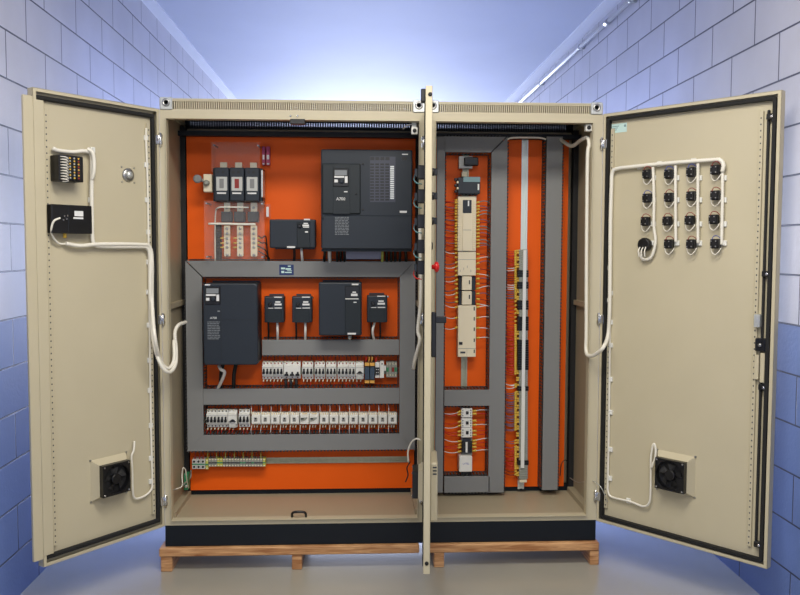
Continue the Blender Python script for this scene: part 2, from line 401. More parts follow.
# ------------------------------------------------------------------ doors
def dframe(hx, hy, ang, side):
    a = math.radians(ang)
    if side < 0: X = Vector((math.cos(a), -math.sin(a), 0)); Yn = Vector((math.sin(a), math.cos(a), 0))
    else: X = Vector((-math.cos(a), -math.sin(a), 0)); Yn = Vector((-math.sin(a), math.cos(a), 0))
    T = Matrix((X, Yn, Vector((0,0,1)))).transposed().to_4x4(); T.translation = (hx, hy, 0); return T
TL = dframe(-1.02, 0, 128.193, -1); TR = dframe(1.0, 0, 130.654, 1); TM = dframe(.176, 0, 85.7, 1)
def DH(T, u, v, Y=0.0):          # photo point -> local door (X, Z) on the plane at height Y above the door's rim plane
    d = ray(u, v); n = T.to_3x3() @ Vector((0,1,0)); o = T @ Vector((0, Y, 0)); t = (o-C0).dot(n)/d.dot(n); q = T.inverted() @ (C0+d*t); return q.x, q.z
def DP(T, u, v, Y=0.0): x, z = DH(T, u, v, Y); return T @ Vector((x, Y, z))
DZ0, DZ1, TH, THM = .209, 2.118, .036, .027
INN = -.020                       # inner sheet level
def door(c, T, L, label, TH=TH, astragal=False):
    z0, z1 = DZ0, DZ1
    b = MB(T); b.box(.0005, L, -TH, -TH+.002, z0, z1)
    b.ring(.0005, L, z0, z1, .002, -TH, .0); b.ring(.0005, L, z0, z1, .014, -.002, 0)
    b.box(.02, L-.01, INN-.002, INN, z0+.012, z1-.012)
    d = build('door', b, 'beige', c); d['label'] = label
    b = MB(T)
    if astragal:
        for (xa, xb, za, zb) in ((.022, L, z1-.044, z1-.026), (.022, L, z0+.026, z0+.044), (.022, .038, z0+.034, z1-.034)): b.box(xa, xb, INN, -.001, za, zb, .004)
    else: b.ring(.020, L-.018, z0+.020, z1-.020, .014, INN, .003, .014)
    build('gasket', b, 'gasket', d)
    for zz in (.33, 1.17, 1.98):
        b = MB(T); b.cyl((.0, .006, zz-.03), (.0, .006, zz+.03), .007, 10); b.box(0, .022, -.001, .004, zz-.02, zz+.02, .001); b.box(-.004, .004, .004, .016, zz-.022, zz-.004); b.box(-.004, .004, .004, .016, zz+.006, zz+.024)
        build('hinge', b, 'chrome', d)
    return d
def perf_rail(T, d, X, w=.016):     # perforated stiffening rail
    b = MB(T); za, zb = DZ0+.07, DZ1-.07
    b.box(X-w/2, X+w/2, INN, INN+.011, za, zb, .001); build('perforated_rail', b, 'beige', d)
    b = MB(T); n = int((zb-za)/.025)
    for k in range(n): b.box(X-.0025, X+.0025, INN+.0105, INN+.0115, za+.012+k*.025, za+.018+k*.025)
    build('rail_holes', b, 'dark', d)
dL = door(cabL, TL, .60, 'narrow left door opened outward with a small fan near its foot', astragal=True)
dM = door(cabL, TM, .60, 'middle door seen edge on with a red mushroom button', TH=THM)
dR = door(cabR, TR, .80, 'widest door on the right with sixteen black switch blocks')
b = MB(TL); b.box(.556, .60, INN, .004, DZ0+.046, DZ1-.046, .002); b.box(.60, .641, -.012, .002, DZ0+.034, DZ1-.034, .002); build('astragal', b, 'beige', dL)
for T, d, us in ((TL, dL, (48.5, 149.5)), (TR, dR, (610.5, 757))):
    for u in us: perf_rail(T, d, DH(T, u, 300, INN)[0])
perf_rail(TM, dM, .10); perf_rail(TM, dM, .52)
# lock rods on the right door
X = DH(TR, 764.5, 300, -.01)[0]
rod = build('lock_rod', MB(TR).box(X-.011, X-.001, INN+.002, INN+.012, DH(TR, 765, 548, 0)[1], DH(TR, 765, 110, 0)[1], .002), 'blackr', dR)
for v in (117, 274, 388, 547):
    z = DH(TR, 766, v, 0)[1]
    b = MB(TR); b.box(X-.010, X+.020, INN, .004, z-.012, z+.012, .003); g = build('rod_guide', b, 'black', dR)
    build('guide_screw', MB(TR).lathe([(.006, 0), (.006, .003), (.003, .005)], (X+.012, .004, z), (0,1,0), 10), 'chrome', g)
z = DH(TR, 763, 345, 0)[1]; b = MB(TR); b.box(X-.026, X+.014, INN, .008, z-.026, z+.026, .003); g = build('lock_body', b, 'black', dR)
build('lock_cam', MB(TR).lathe([(.007, 0), (.007, .006), (.004, .008)], (X-.004, .008, z), (0,1,0), 12), 'steel', g)
z = DH(TR, 761, 320, 0)[1]; build('catch_plate', MB(TR).box(X-.032, X-.008, INN, .012, z-.03, z+.022, .002), 'galv', dR)
z = DH(TR, 763, 368, 0)[1]; b = MB(TR); b.box(X-.03, X-.012, INN, .0, z-.05, z+.05, .002); b.box(X-.006, X+.012, INN, .002, z-.06, z+.06, .002); build('strike_bracket', b, 'beige', dR)
# sticker on the right door
xa, za = DH(TR, 611, 133.5, INN); xb, zb = DH(TR, 627, 122.5, INN)
st = build('sticker', MB(TR).box(xa, xb, INN+.0005, INN+.001, za, zb), 'glassg', dR, 'pale teal paper sticker')
b = MB(TR); b.box(xb-.014, xb-.004, INN+.001, INN+.0014, zb-.018, zb-.008)
for k in range(3): b.box(xa+.006, xa+.03+.006*k, INN+.001, INN+.0014, za+.012+k*.008, za+.015+k*.008)
build('sticker_print', b, 'tealp', st)
# outside of the middle door: mushroom button, push-button heads, swing handle, fan hood; inside: contact blocks
OUT = -THM
def midX(v): return DH(TM, 427, v, 0)[1]
def on_mid(u, v):     # X along the middle door that gives this column, for something standing off the outer face
    return
build('rod_guide', MB(TM).box(.545, .585, .0, .018, 2.06, 2.11, .003), 'black', dM)
build('edge_screw', MB(TM).lathe([(.008, 0), (.008, .003), (.003, .004)], (.60, -.018, 2.085), (1,0,0), 12), 'blackr', dM)
build('edge_screw', MB(TM).lathe([(.008, 0), (.008, .003), (.003, .004)], (.60, -.014, .252), (1,0,0), 12), 'blackr', dM)
# ================================================================== PALLET
pal = thing('wooden_pallet', 'rough pine pallet standing on the floor under both cabinets', 'pallet', (0, .25, 0))
zb = Z0-.001
build('deck_board', MB().box(-1.045, .158, -.022, .085, .072, zb, .004), 'wood', pal); build('deck_board', MB().box(.188, 1.012, -.022, .085, .072, zb, .004), 'wood', pal)
for yy in (.13, .28, .44): build('deck_board', MB().box(-1.04, 1.01, yy, yy+.10, .085, zb, .003), 'wood', pal)
for u0, u1 in ((161, 172.5), (292, 302), (434, 444), (589.5, 598.5)):
    x0, x1 = P(u0, 565, -.01).x, P(u1, 565, -.01).x
    build('runner', MB().box(x0, x1, -.016, .56, 0, .0725, .003), 'wood', pal)

# ================================================================== WIRING DUCTS
LID = .325
def duct(label, u0, v0, u1, v1, mit=(0,0), group='grey slotted wiring ducts', ends=None):
    x0, x1, z0, z1 = RECT(u0, v0, u1, v1, LID)
    vert = (z1-z0) > (x1-x0)
    t = thing('wiring_duct', label, 'wiring duct', ((x0+x1)/2, PANEL, z0), group)
    if vert:
        w_ = x1-x0; a, c = mit      # bottom, top mitre: +1 slants up to the right
        pts = [(x0, z0+(w_ if a < 0 else 0)), (x1, z0+(w_ if a > 0 else 0)), (x1, z1-(w_ if c > 0 else 0)), (x0, z1-(w_ if c < 0 else 0))]
    else:
        h = z1-z0; a, c = mit       # left, right: +1 = bottom edge shortened, -1 = top edge shortened
        pts = [(x0+(h if a > 0 else 0), z0), (x1-(h if c > 0 else 0), z0), (x1-(h if c < 0 else 0), z1), (x0+(h if a < 0 else 0), z1)]
    build('lid', MB().prism(pts, LID, LID+.012, .0015), 'duct', t)
    b = MB()
    i = -.0075
    if vert:
        b.box(x0+.01, x1-.01, PANEL-.003, PANEL, z0+.001, z1-.001)
        for (xa, za, zc) in ((x0+i, pts[0][1], pts[3][1]), (x1-i-.0022, pts[1][1], pts[2][1])):
            b.box(xa, xa+.0022, PANEL-.012, PANEL, za+.002, zc-.002)
            n = int((zc-za-.01)/.0170)
            for k in range(n): b.box(xa, xa+.0022, LID+.006, PANEL-.012, za+.005+k*.0170, za+.0140+k*.0170)
    else:
        b.box(x0+.001, x1-.001, PANEL-.003, PANEL, z0+.01, z1-.01)
        for (za, xa, xc) in ((z0+i, pts[0][0], pts[1][0]), (z1-i-.0022, pts[3][0], pts[2][0])):
            b.box(xa+.002, xc-.002, PANEL-.012, PANEL, za, za+.0022)
            n = int((xc-xa-.01)/.0170)
            for k in range(n): b.box(xa+.005+k*.0170, xa+.0140+k*.0170, LID+.006, PANEL-.012, za, za+.0022)
    build('slotted_walls', b, 'ductd', t)
    return t
dt = duct('horizontal grey duct along the top of the left loop, with a blue sticker', 186.3, 261, 415, 277, (1, 1))
duct('vertical grey duct beside the largest lower drive, left edge of the loop', 186.3, 261, 202.6, 450.5, (1, 1)) if False else duct('vertical grey duct beside the largest lower drive, left edge of the loop', 186.3, 261, 202.6, 450.5, (1, 1))
duct('vertical grey duct along the right edge of the loop, beside the middle door', 399.6, 261, 415.2, 450.5, (-1, -1))
duct('horizontal grey duct at the bottom of the loop, below the contactors', 186.3, 434.5, 415, 450.5, (-1, -1))
duct('short horizontal grey duct under the small drives', 262, 339.7, 399.3, 355.2)
duct('horizontal grey duct between the upper and lower breaker rows', 203.2, 388.5, 399.3, 404.3)
duct('horizontal grey duct over the top of the white controller column', 444.2, 136.5, 506, 152.3, (0, 1))
duct('vertical grey duct left of the white controller column, beside the middle door', 436, 136.5, 444, 492.6)
duct('vertical grey duct between the white controller column and the terminal column', 490, 136.5, 505.8, 492.6, (0, -1))
duct('short horizontal grey duct between controller column and square relays', 444.2, 390, 489.8, 406)
duct('horizontal grey duct at the foot of the right loop, below the white box', 444.2, 476.5, 489.8, 492.6)
duct('tall single grey duct at the far right of the orange panel', 544.5, 136.5, 560.3, 490)
x0, x1, z0, z1 = RECT(279.3, 264.6, 293.7, 275, LID)
sk = build('sticker', MB().box(x0, x1, LID-.0008, LID-.0002, z0, z1), 'blue', dt, 'dark blue sticker with pale lettering')
b = MB(); W_ = x1-x0; Hh = z1-z0
for (a, c, e, f) in ((.12,.40,.55,.72), (.44,.82,.50,.66), (.14,.34,.18,.40), (.38,.86,.20,.30), (.55,.88,.38,.44), (.6,.8,.8,.9)): b.box(x0+a*W_, x0+c*W_, LID-.0014, LID-.0008, z0+e*Hh, z0+f*Hh)
build('sticker_print', b, 'glassg', sk)

# ================================================================== DIN RAILS
def rail(label, u0, v0, u1, v1, m_='rail'):
    y = PANEL-.008; x0, x1, z0, z1 = RECT(u0, v0, u1, v1, y); b = MB()
    if x1-x0 > z1-z0:
        h = (z1-z0)/4; b.box(x0, x1, y, y+.0015, z0, z0+h); b.box(x0, x1, y, y+.0015, z1-h, z1); b.box(x0, x1, PANEL-.0015, PANEL-.0001, z0+h, z1-h)
        b.box(x0, x1, y, PANEL-.001, z0+h, z0+h+.001); b.box(x0, x1, y, PANEL-.001, z1-h-.001, z1-h)
    else:
        h = (x1-x0)/4; b.box(x0, x0+h, y, y+.0015, z0, z1); b.box(x1-h, x1, y, y+.0015, z0, z1); b.box(x0+h, x1-h, PANEL-.0015, PANEL-.0001, z0, z1)
        b.box(x0+h, x0+h+.001, y, PANEL-.001, z0, z1); b.box(x1-h-.001, x1-h, y, PANEL-.001, z0, z1)
    return tag(build('din_rail', b, m_), label, 'mounting rail', 'zinc mounting rails')
rail('horizontal zinc rail low on the orange panel carrying the green yellow terminals', 193, 457.3, 409, 463.3)
rail('zinc rail behind the upper breaker row', 262, 367.5, 398.5, 374)
rail('zinc rail behind the lower breaker and contactor row', 204, 416, 398.5, 422.5)
rail('zinc rail running down behind the white controller column', 461.8, 154, 468, 389)
rail('short vertical zinc rail behind the square relays and white box', 461.8, 407, 468, 475.5)
rail('bright tall rail behind the terminal column', 519.8, 138.5, 526.2, 489, 'railw')

# ================================================================== DRIVES
def keypad(t, u0, v0, u1, v1, yf):
    x0, x1, z0, z1 = RECT(u0, v0, u1, v1, yf); W_, Hh = x1-x0, z1-z0
    k = build('keypad', MB().box(x0, x1, yf-.006, yf+.01, z0, z1, .002), 'black', t); y = yf-.0065
    build('display', MB().box(x0+.1*W_, x1-.1*W_, y, y+.001, z0+.62*Hh, z0+.9*Hh), 'ghost', k)
    b = MB(); b.box(x0+.08*W_, x0+.72*W_, y-.001, y+.001, z0+.48*Hh, z0+.58*Hh); b.box(x0+.08*W_, x0+.30*W_, y-.001, y+.001, z0+.22*Hh, z0+.38*Hh); b.box(x0+.76*W_, x0+.94*W_, y-.001, y+.001, z0+.2*Hh, z0+.56*Hh)
    build('button', b, 'print', k)
    build('dial', MB().lathe([(.16*W_, 0), (.15*W_, .006), (.1*W_, .008)], (x0+.55*W_, y, z0+.3*Hh), (0,-1,0), 16), 'drive', k)
def strip(t, u0, v0, u1, v1, yf, m_='print', name='label_plate'):
    x0, x1, z0, z1 = RECT(u0, v0, u1, v1, yf); return build(name, MB().box(x0, x1, yf-.0008, yf+.0005, z0, z1), m_, t)
def lines(t, u0, v0, u1, v1, yf, n=8, m_='ghost'):
    x0, x1, z0, z1 = RECT(u0, v0, u1, v1, yf); b = MB(); p = (z1-z0)/n
    for k in range(n):
        x = x0; z = z0+k*p
        while x < x1-.004:
            l = min(random.uniform(.006, .02), x1-x); b.box(x, x+l, yf-.0007, yf+.0004, z+.2*p, z+.62*p); x += l+.003
    return build('small_print', b, m_, t)
def drive(label, u0, v0, u1, v1, yf, side=.0, group=None, r=.006):
    x0, x1, z0, z1 = RECT(u0, v0, u1, v1, yf)
    t = thing('frequency_drive', label, 'frequency drive', ((x0+x1)/2, PANEL, z0), group)
    build('cover', MB().prism(rrect(x0, x1, z0, z1, r), yf, yf+.06, .006), 'drive', t)
    build('housing', MB().prism(rrect(x0+.003, x1-.003, z0+.004, z1-.002, .003), yf+.06, PANEL-.025), 'drive2', t)
    b = MB(); n = max(3, int((x1-x0)/.012))
    for k in range(n): x = x0+.006+k*(x1-x0-.015)/(n-1); b.box(x, x+.003, PANEL-.026, PANEL-.001, z0+.01, z1-.01)
    b.box(x0+.004, x1-.004, PANEL-.028, PANEL-.024, z0+.004, z1-.004)
    for zz in (z0+.004, z1-.010): b.box(x0+.012, x1-.012, PANEL-.004, PANEL-.0005, zz-.01, zz+.016)
    build('heat_sink', b, 'dark', t)
    return t, (x0, x1, z0, z1)
# biggest drive
Y = .17
t, R_ = drive('largest dark drive, high up, with a vent grille and a removable front cover', 321, 149.5, 412.3, 248.8, Y, r=.008)
x0, x1, z0, z1 = RECT(321.5, 215.3, 412, 249, Y-.006); build('lower_cover', MB().box(x0, x1, Y-.006, Y+.02, z0, z1, .004), 'drive', t)
x0, x1, z0, z1 = RECT(322.3, 163.5, 360.5, 213.8, Y-.012); fc = build('front_cover', MB().box(x0, x1, Y-.012, Y+.01, z0, z1, .004), 'drive2', t)
x0, x1, z0, z1 = RECT(333, 164, 350, 214, Y-.014); build('raised_strip', MB().box(x0, x1, Y-.015, Y-.01, z0, z1, .001), 'drive2', t)
keypad(t, 333.2, 168.5, 348.5, 186.5, Y-.014)
x0, x1, z0, z1 = RECT(337, 196.5, 344.5, 201.5, Y-.0155)
text('A700', .020, facing((x0+x1)/2, Y-.0157, (z0+z1)/2), 'print', t)
strip(t, 344, 191.2, 347.5, 192.2, Y-.0152)
strip(t, 402, 153.8, 408, 154.8, Y, 'print'); strip(t, 399.7, 210.8, 406.8, 212.8, Y, 'print')
lines(t, 335, 216.5, 349, 235, Y-.0065, 12)
for (u, v) in ((363, 164), (363, 209.5), (356, 194), (323, 218)):
    p = P(u, v, Y-.012 if u < 360 else Y); build('screw', MB().lathe([(.005, 0), (.005, .003), (.002, .003)], p, (0,-1,0), 10), 'black', t)
xa, xb, za, zb_ = RECT(370, 156.6, 395.5, 202, Y); build('vent_recess', MB().box(xa, xb, Y-.0004, Y+.001, za, zb_), 'ventgrey', t)
for k in range(4):      # slotted vent field
    b = MB()
    u0 = 370.3+k*5.0; 
    for j in range(13):
        v = 163.5+j*2.95; xa, xb, za, zb_ = RECT(u0, v, u0+3.7, v+1.7, Y); b.box(xa, xb, Y-.0006, Y+.001, za, zb_)
    xa, xb, za, zb_ = RECT(u0, 157, u0+4.2, 160.2, Y); b.box(xa, xb, Y-.0006, Y+.001, za, zb_)
    build('vent_slots', b, 'black', t)
xa, xb, za, zb_ = RECT(402, 157, 407, 160.2, Y); build('vent_slots', MB().box(xa, xb, Y-.0006, Y+.001, za, zb_), 'black', t)
b = MB()
for j in range(16): xa, xb, za, zb_ = RECT(390.2, 166+j*2.1, 394, 167.4+j*2.1, Y); b.box(xa, xb, Y-.002, Y+.001, za, zb_)
build('fin_stack', b, 'galv', t)
# terminal bay below it: back plate and hanging cables
x0, x1, z0, z1 = RECT(346, 249, 381, 259, .30); build('bay_plate', MB().box(x0, x1, .30, .303, z0, z1), 'lav', t)
x0, x1, z0, z1 = RECT(322, 249, 411, 251.5, .25); build('gland_plate', MB().box(x0, x1, .19, .37, z0, z1), 'drive2', t)
cabs = [(325,'black'), (329.5,'pinkc'), (337,'black'), (340.5,'black'), (344,'black'), (382.5,'gy'), (386.5,'black'), (391,'black'), (395,'black'), (400,'black'), (405.5,'black')]
for k, (u, m_) in enumerate(cabs):
    a = P(u, 249.5, .29); c_ = P(u+random.uniform(-1,1), 263, .34)
    build('cable_tail', MB().tube([a, (a+c_)/2+Vector((0,-.01,0)), c_], .007 if m_ != 'pinkc' else .009, 8), m_, t)
# horizontal drive
Y = .25
t, R_ = drive('dark drive lying wide, left of the largest drive and above the grey duct', 269.5, 219.5, 315.5, 248, Y)
x0, x1, z0, z1 = RECT(297, 222, 310, 247.7, Y-.006); build('raised_strip', MB().box(x0, x1, Y-.006, Y+.004, z0, z1, .002), 'drive2', t)
p = P(299.8, 226, Y); build('dial', MB().lathe([(.011, 0), (.010, .008), (.007, .010)], p+Vector((0,-.006,0)), (0,-1,0), 16), 'black', t)
b = MB()
for (ua, va, ub, vb) in ((302.5,224.6,309,226.2),(303.5,222.9,308,224),(303,226.6,309.2,227.6),(305,231.2,308,232.6)): xa, xb, za, zb_ = RECT(ua, va, ub, vb, Y-.006); b.box(xa, xb, Y-.0068, Y-.005, za, zb_)
build('button', b, 'print', t)
strip(t, 304, 218.8, 310, 220.2, Y+.0); strip(t, 287, 246.2, 295.2, 247.9, Y)
a = P(301.5, 248.5, .30); c_ = P(302.5, 262, .34); tag(build('cable', MB().tube([a, P(301.8, 254, .29), c_], .0065), 'pinkc'), 'short white cable dropping from the wide drive into the duct', 'cable')
for u in (293.5, 294.8): build('cable_tail', MB().tube([P(u, 247, .33), P(u+.3, 254, .33), P(u, 262, .35)], .003), 'black', t)
# tall lower drive
Y = .20
t, R_ = drive('large plain dark drive in the lower left corner beside the vertical duct', 203, 283.5, 257.8, 365, Y, r=.014)
keypad(t, 205, 286.5, 220.3, 304.5, Y)
strip(t, 204.8, 284.2, 210.2, 285.4, Y)
b = MB(); xa, xb, za, zb_ = RECT(220.8, 284, 221.2, 364.6, Y); b.box(xa, xb, Y-.0004, Y+.002, za, zb_); xa, xb, za, zb_ = RECT(221, 319.6, 257, 320, Y); b.box(xa, xb, Y-.0004, Y+.002, za, zb_); build('cover_seam', b, 'black', t)
x0, x1, z0, z1 = RECT(210, 316.5, 217, 319.5, Y); text('A700', .015, facing((x0+x1)/2, Y-.0006, (z0+z1)/2), 'print', t)
lines(t, 207.5, 321, 220, 339.5, Y, 11)
strip(t, 217.5, 310.5, 220, 311.8, Y, 'ghost')
for u, v in ((257.3, 284.5), (257.8, 357)): p = P(u, v, .37); build('bolt', MB().lathe([(.011, 0), (.011, .006), (.006, .008)], p, (0,-1,0), 6), 'galv', t)
tag(build('cable', MB().tube([P(219, 366, .27), P(221, 369.5, .25), P(224.5, 372, .26), P(222.5, 379, .29), P(217.3, 389.5, .35)], .008, 10), 'pinkc'), 'curved white cable hanging below the tall lower left drive', 'cable')
for (u, v) in ((221.5, 378), (234.5, 378)):
    tag(build('cable', MB().tube([P(u+1.5, 364, .30), P(u-.4, 374, .31), P(u-1, 389, .35)], .0095, 10), 'blackr'), ('black cable just behind the white one, below the tall lower left drive' if u < 230 else 'black twisted cable below the tall lower drive, right of the white one'), 'cable')
# small drives
def small_drive(label, u0, u1, v0, v1, Y, cu):
    t, R_ = drive(label, u0, v0, u1, v1, Y, r=.004, group='small dark drives')
    x0, x1, z0, z1 = R_; W_, Hh = x1-x0, z1-z0
    build('raised_strip', MB().box(x0+.12*W_, x1-.12*W_, Y-.005, Y+.004, z0, z0+.52*Hh, .001), 'drive2', t)
    build('dial', MB().lathe([(.105*W_, 0), (.10*W_, .008), (.07*W_, .010)], (x0+.30*W_, Y, z0+.70*Hh), (0,-1,0), 16), 'black', t)
    b = MB(); y = Y-.0008
    b.box(x0+.52*W_, x0+.88*W_, y, y+.001, z0+.66*Hh, z0+.73*Hh); b.box(x0+.56*W_, x0+.82*W_, y, y+.001, z0+.76*Hh, z0+.82*Hh); b.box(x0+.20*W_, x0+.46*W_, y, y+.001, z0+.54*Hh, z0+.565*Hh); b.box(x0+.52*W_, x0+.9*W_, y, y+.001, z0+.54*Hh, z0+.575*Hh); b.box(x0+.5*W_, x0+.9*W_, y, y+.001, z0+.955*Hh, z0+.995*Hh)
    build('button', b, 'print', t)
    p = P(u1+.6, v0+1.2, .34); build('screw', MB().lathe([(.005, 0), (.005, .004), (.002, .005)], p, (0,-1,0), 8), 'chrome', t)
    for k in range(2): build('cable_tail', MB().tube([P(u0+4+9*k, v1-.5, .33), P(u0+4.3+9*k, v1+9, .335), P(u0+4+9*k, 341, .35)], .0045), 'black', t)
    tag(build('cable', MB().tube([P(cu[0], v1-1, .30), P(cu[1], v1+9, .295), P(cu[2], 341, .34)], .0062, 8), 'pinkc'), 'white cable hanging below the '+cu[3], 'cable')
    return t
small_drive('small dark drive, first right of the tall lower drive', 264.3, 284, 296.5, 322.5, .27, (277.3, 277.6, 277.6, 'first small drive from the left'))
small_drive('small dark drive, second right of the tall lower drive', 292, 312, 296.5, 322.5, .27, (305.3, 305.4, 305.2, 'second small drive from the left'))
small_drive('small dark drive at the right end of the row, next to the vertical duct', 367, 387.3, 295.5, 322.3, .27, (375, 372.6, 374.4, 'small drive at the right end'))
Y = .235
t, R_ = drive('medium dark drive between the small drives', 318.8, 282.5, 361.8, 335.5, Y, r=.006)
x0, x1, z0, z1 = RECT(345, 295, 360.8, 335, Y-.005); build('raised_strip', MB().box(x0, x1, Y-.005, Y+.004, z0, z1, .002), 'drive2', t)
x0, x1, z0, z1 = RECT(345, 286, 359.5, 297.5, Y-.005); build('keypad', MB().box(x0, x1, Y-.007, Y+.004, z0, z1, .002), 'black', t)
b = MB()
for (ua, va, ub, vb) in ((351,293.6,357.5,296),(352.5,291.6,356,292.8),(345.3,298.4,358.5,299.3),(353.5,301.8,356.5,302.8),(351.8,283.7,358.5,285.2)): xa, xb, za, zb_ = RECT(ua, va, ub, vb, Y-.006); b.box(xa, xb, Y-.0085, Y-.004, za, zb_)
build('button', b, 'print', t)
strip(t, 347.5, 332.8, 356, 334.5, Y-.006)
x0, x1, z0, z1 = RECT(347.5, 335.5, 352, 339.5, .28); build('cable_gland', MB().lathe([(.010, 0), (.010, .012), (.005, .02)], ((x0+x1)/2, .28, z1), (0,0,-1), 12), 'grey', t)

# ================================================================== BREAKERS, ROW ITEMS
def mcb(label, u0, u1, v0, v1, poles, group, style='mcb', name='circuit_breaker', cat='circuit breaker'):
    yb = PANEL-.007; yf = .335; x0, x1, z0, z1 = RECT(u0, v0, u1, v1, yf); x0 += .0006; x1 -= .0006; W_, Hh = x1-x0, z1-z0
    t = thing(name, label, cat, ((x0+x1)/2, PANEL, z0), group)
    b = MB(); b.box(x0, x1, yf+.018, yb, z0, z1, .001); b.box(x0, x1, yf, yf+.02, z0+.22*Hh, z1-.20*Hh, .0015)
    build('body', b, 'white', t); pw = W_/poles
    for k in range(poles):
        xc = x0+(k+.5)*pw
        zc = z0+.47*Hh
        if style == 'mcb':
            build('toggle', MB().box(xc-.36*pw, xc+.36*pw, yf-.012, yf+.002, zc-.13*Hh, zc+.01*Hh, .001).box(xc-.18*pw, xc+.26*pw, yf-.014, yf+.002, zc-.02*Hh, zc+.17*Hh, .001), 'black', t)
        elif style == 'low':
            build('toggle', MB().box(xc-.36*pw, xc+.36*pw, yf-.010, yf+.002, z0+.20*Hh, z0+.32*Hh, .001).box(xc-.1*pw, xc+.2*pw, yf-.010, yf+.002, z0+.30*Hh, z0+.44*Hh, .001), 'black', t)
    if style == 'lever': build('toggle', MB().prism([(x0+.12*W_, z0+.36*Hh), (x0+.92*W_, z0+.36*Hh), (x0+.66*W_, z0+.48*Hh), (x0+.52*W_, z0+.50*Hh), (x0+.36*W_, z0+.46*Hh)], yf-.01, yf+.002), 'black', t)
    b = MB(); n2 = poles if style != 'lever' else 3
    for k in range(n2):
        xc = x0+(k+.5)*W_/n2
        for zz in (z0+.08*Hh, z1-.09*Hh): b.box(xc-.0028, xc+.0028, yf+.0165, yf+.0185, zz-.0035, zz+.0035)
    if poles > 1: build('terminal_screws', b, 'dred' if v0 < 400 else 'dark', t)
    if style != 'low':
        b = MB(); b.box(x0+.0015, x1-.0015, yf-.0005, yf+.0005, z0+.685*Hh, z0+.70*Hh); build('front_groove', b, 'ghost', t)
    if style == 'lever': build('lower_cover', MB().box(x0+.1*W_, x1-.1*W_, yf-.001, yf+.02, z0+.02*Hh, z0+.24*Hh, .001), 'grey', t)
    return t
g1 = 'white breakers of the upper row'; g2 = 'white breakers of the lower row'
va, vb = 362.3, 379.6
mcb('three-pole white breaker at the far left of the upper row', 262, 272.7, va, vb, 3, g1)
mcb('three-pole white breaker, second from left in the upper row', 272.7, 283.3, va, vb, 3, g1)
mcb('wide white breaker in the upper row with its black toggles set low', 283.6, 300.4, va, vb-.5, 3, g1, 'low')
for i, (ua, ub) in enumerate(((302,313.2), (314.4,325), (325.8,336.4), (337.4,348.2))):
    mcb('three-pole white breaker, %s of the four right of the low-toggle one, upper row' % ORD[i], ua, ub, va, vb, 3, g1)
mcb('two-pole white breaker in the upper row, just left of the black-lever one', 348.2, 355.2, va, vb, 2, g1)
mcb('narrow white device with one black lever left of the amber relays', 355.4, 363.8, va, vb, 1, g1, 'lever')
va, vb = 410.2, 428
mcb('three-pole white breaker at the far left of the lower row', 206.2, 216.9, va, vb, 3, g2)
mcb('three-pole white breaker, second from left in the lower row', 216.9, 227.6, va, vb, 3, g2)
mcb('white device with one black lever in the lower row', 227.8, 236.8, va, vb, 1, g2, 'lever')
mcb('three-pole white breaker in the lower row next to the first contactor', 238.5, 249.6, va-.3, vb-.3, 3, g2)
# small interface relays in the upper row
for i in range(2):
    u0 = 364.6+i*5.2; x0, x1, z0, z1 = RECT(u0, 361.5, u0+5, 384.5, .325); Hh = z1-z0
    t = thing('interface_relay', '%s of two slim relays with amber ends and blue-grey middle, upper row' % ('left' if i == 0 else 'right'), 'relay', ((x0+x1)/2, PANEL, z0), 'slim amber relays')
    build('socket', MB().box(x0, x1, .335, PANEL-.008, z0+.02*Hh, z1-.02*Hh, .001), 'black', t); build('relay_block', MB().box(x0+.0008, x1-.0008, .318, .336, z0+.22*Hh, z0+.76*Hh, .002), 'bluegrey', t)
    for zz in (.05, .80): build('terminal_tab', MB().box(x0+.001, x1-.001, .328, .338, z0+zz*Hh, z0+(zz+.14)*Hh, .001), 'amber', t)
x0, x1, z0, z1 = RECT(375.3, 362.5, 379.6, 378, .33); Hh = z1-z0
t = thing('timer_relay', 'slim white relay with black face beside the amber relays', 'relay', ((x0+x1)/2, PANEL, z0))
build('body', MB().box(x0, x1, .335, PANEL-.008, z0, z1, .001), 'white', t); f_ = build('face', MB().box(x0+.0005, x1-.0005, .328, .336, z0+.22*Hh, z0+.68*Hh, .001), 'black', t)
b = MB()
for k in range(4): b.lathe([(.0028, 0), (.0022, .001)], (x0+(.006 if k % 2 else .015), .328, z0+(.36 if k < 2 else .55)*Hh), (0,-1,0), 8)
build('dial', b, 'white', f_)
x0, x1, z0, z1 = RECT(380, 361.5, 384, 378, .335); b = MB().box(x0, x1, .335, PANEL-.008, z0, z1, .001)
t = tag(build('terminal_block', b, 'white'), 'white terminal with dark screw beside the slim black-faced relay', 'terminal block'); build('screw', MB().lathe([(.004, 0), (.003, .002)], ((x0+x1)/2, .335, z1-.012), (0,-1,0), 8), 'dark', t)
for i in range(4):
    u0 = 386.3+i*2.7; x0, x1, z0, z1 = RECT(u0, 361.8, u0+2.5, 377.3, .345); Hh = z1-z0
    t = tag(build('terminal_block', MB().box(x0, x1, .345, PANEL-.008, z0, z1, .0008), 'tgrey'), '%s of the four grey-green terminals at the right end of the upper row' % ORD[i], 'terminal block', 'grey-green terminals, upper row')
    for zz in (.14, .86): build('screw', MB().lathe([(.0035, 0), (.0025, .002)], ((x0+x1)/2, .345, z0+zz*Hh), (0,-1,0), 8), 'cream', t)
    build('marker', MB().box(x0+.001, x1-.001, .3440, .3452, z0+.36*Hh, z0+.64*Hh), ('green', 'tgrey', 'dred', 'green')[i], t)
x0, x1, z0, z1 = RECT(384, 366, 386, 371, .34); tag(build('end_stop', MB().box(x0, x1, .34, PANEL-.008, z0, z1, .001), 'white'), 'tiny white end stop left of the grey-green terminals', 'end stop')
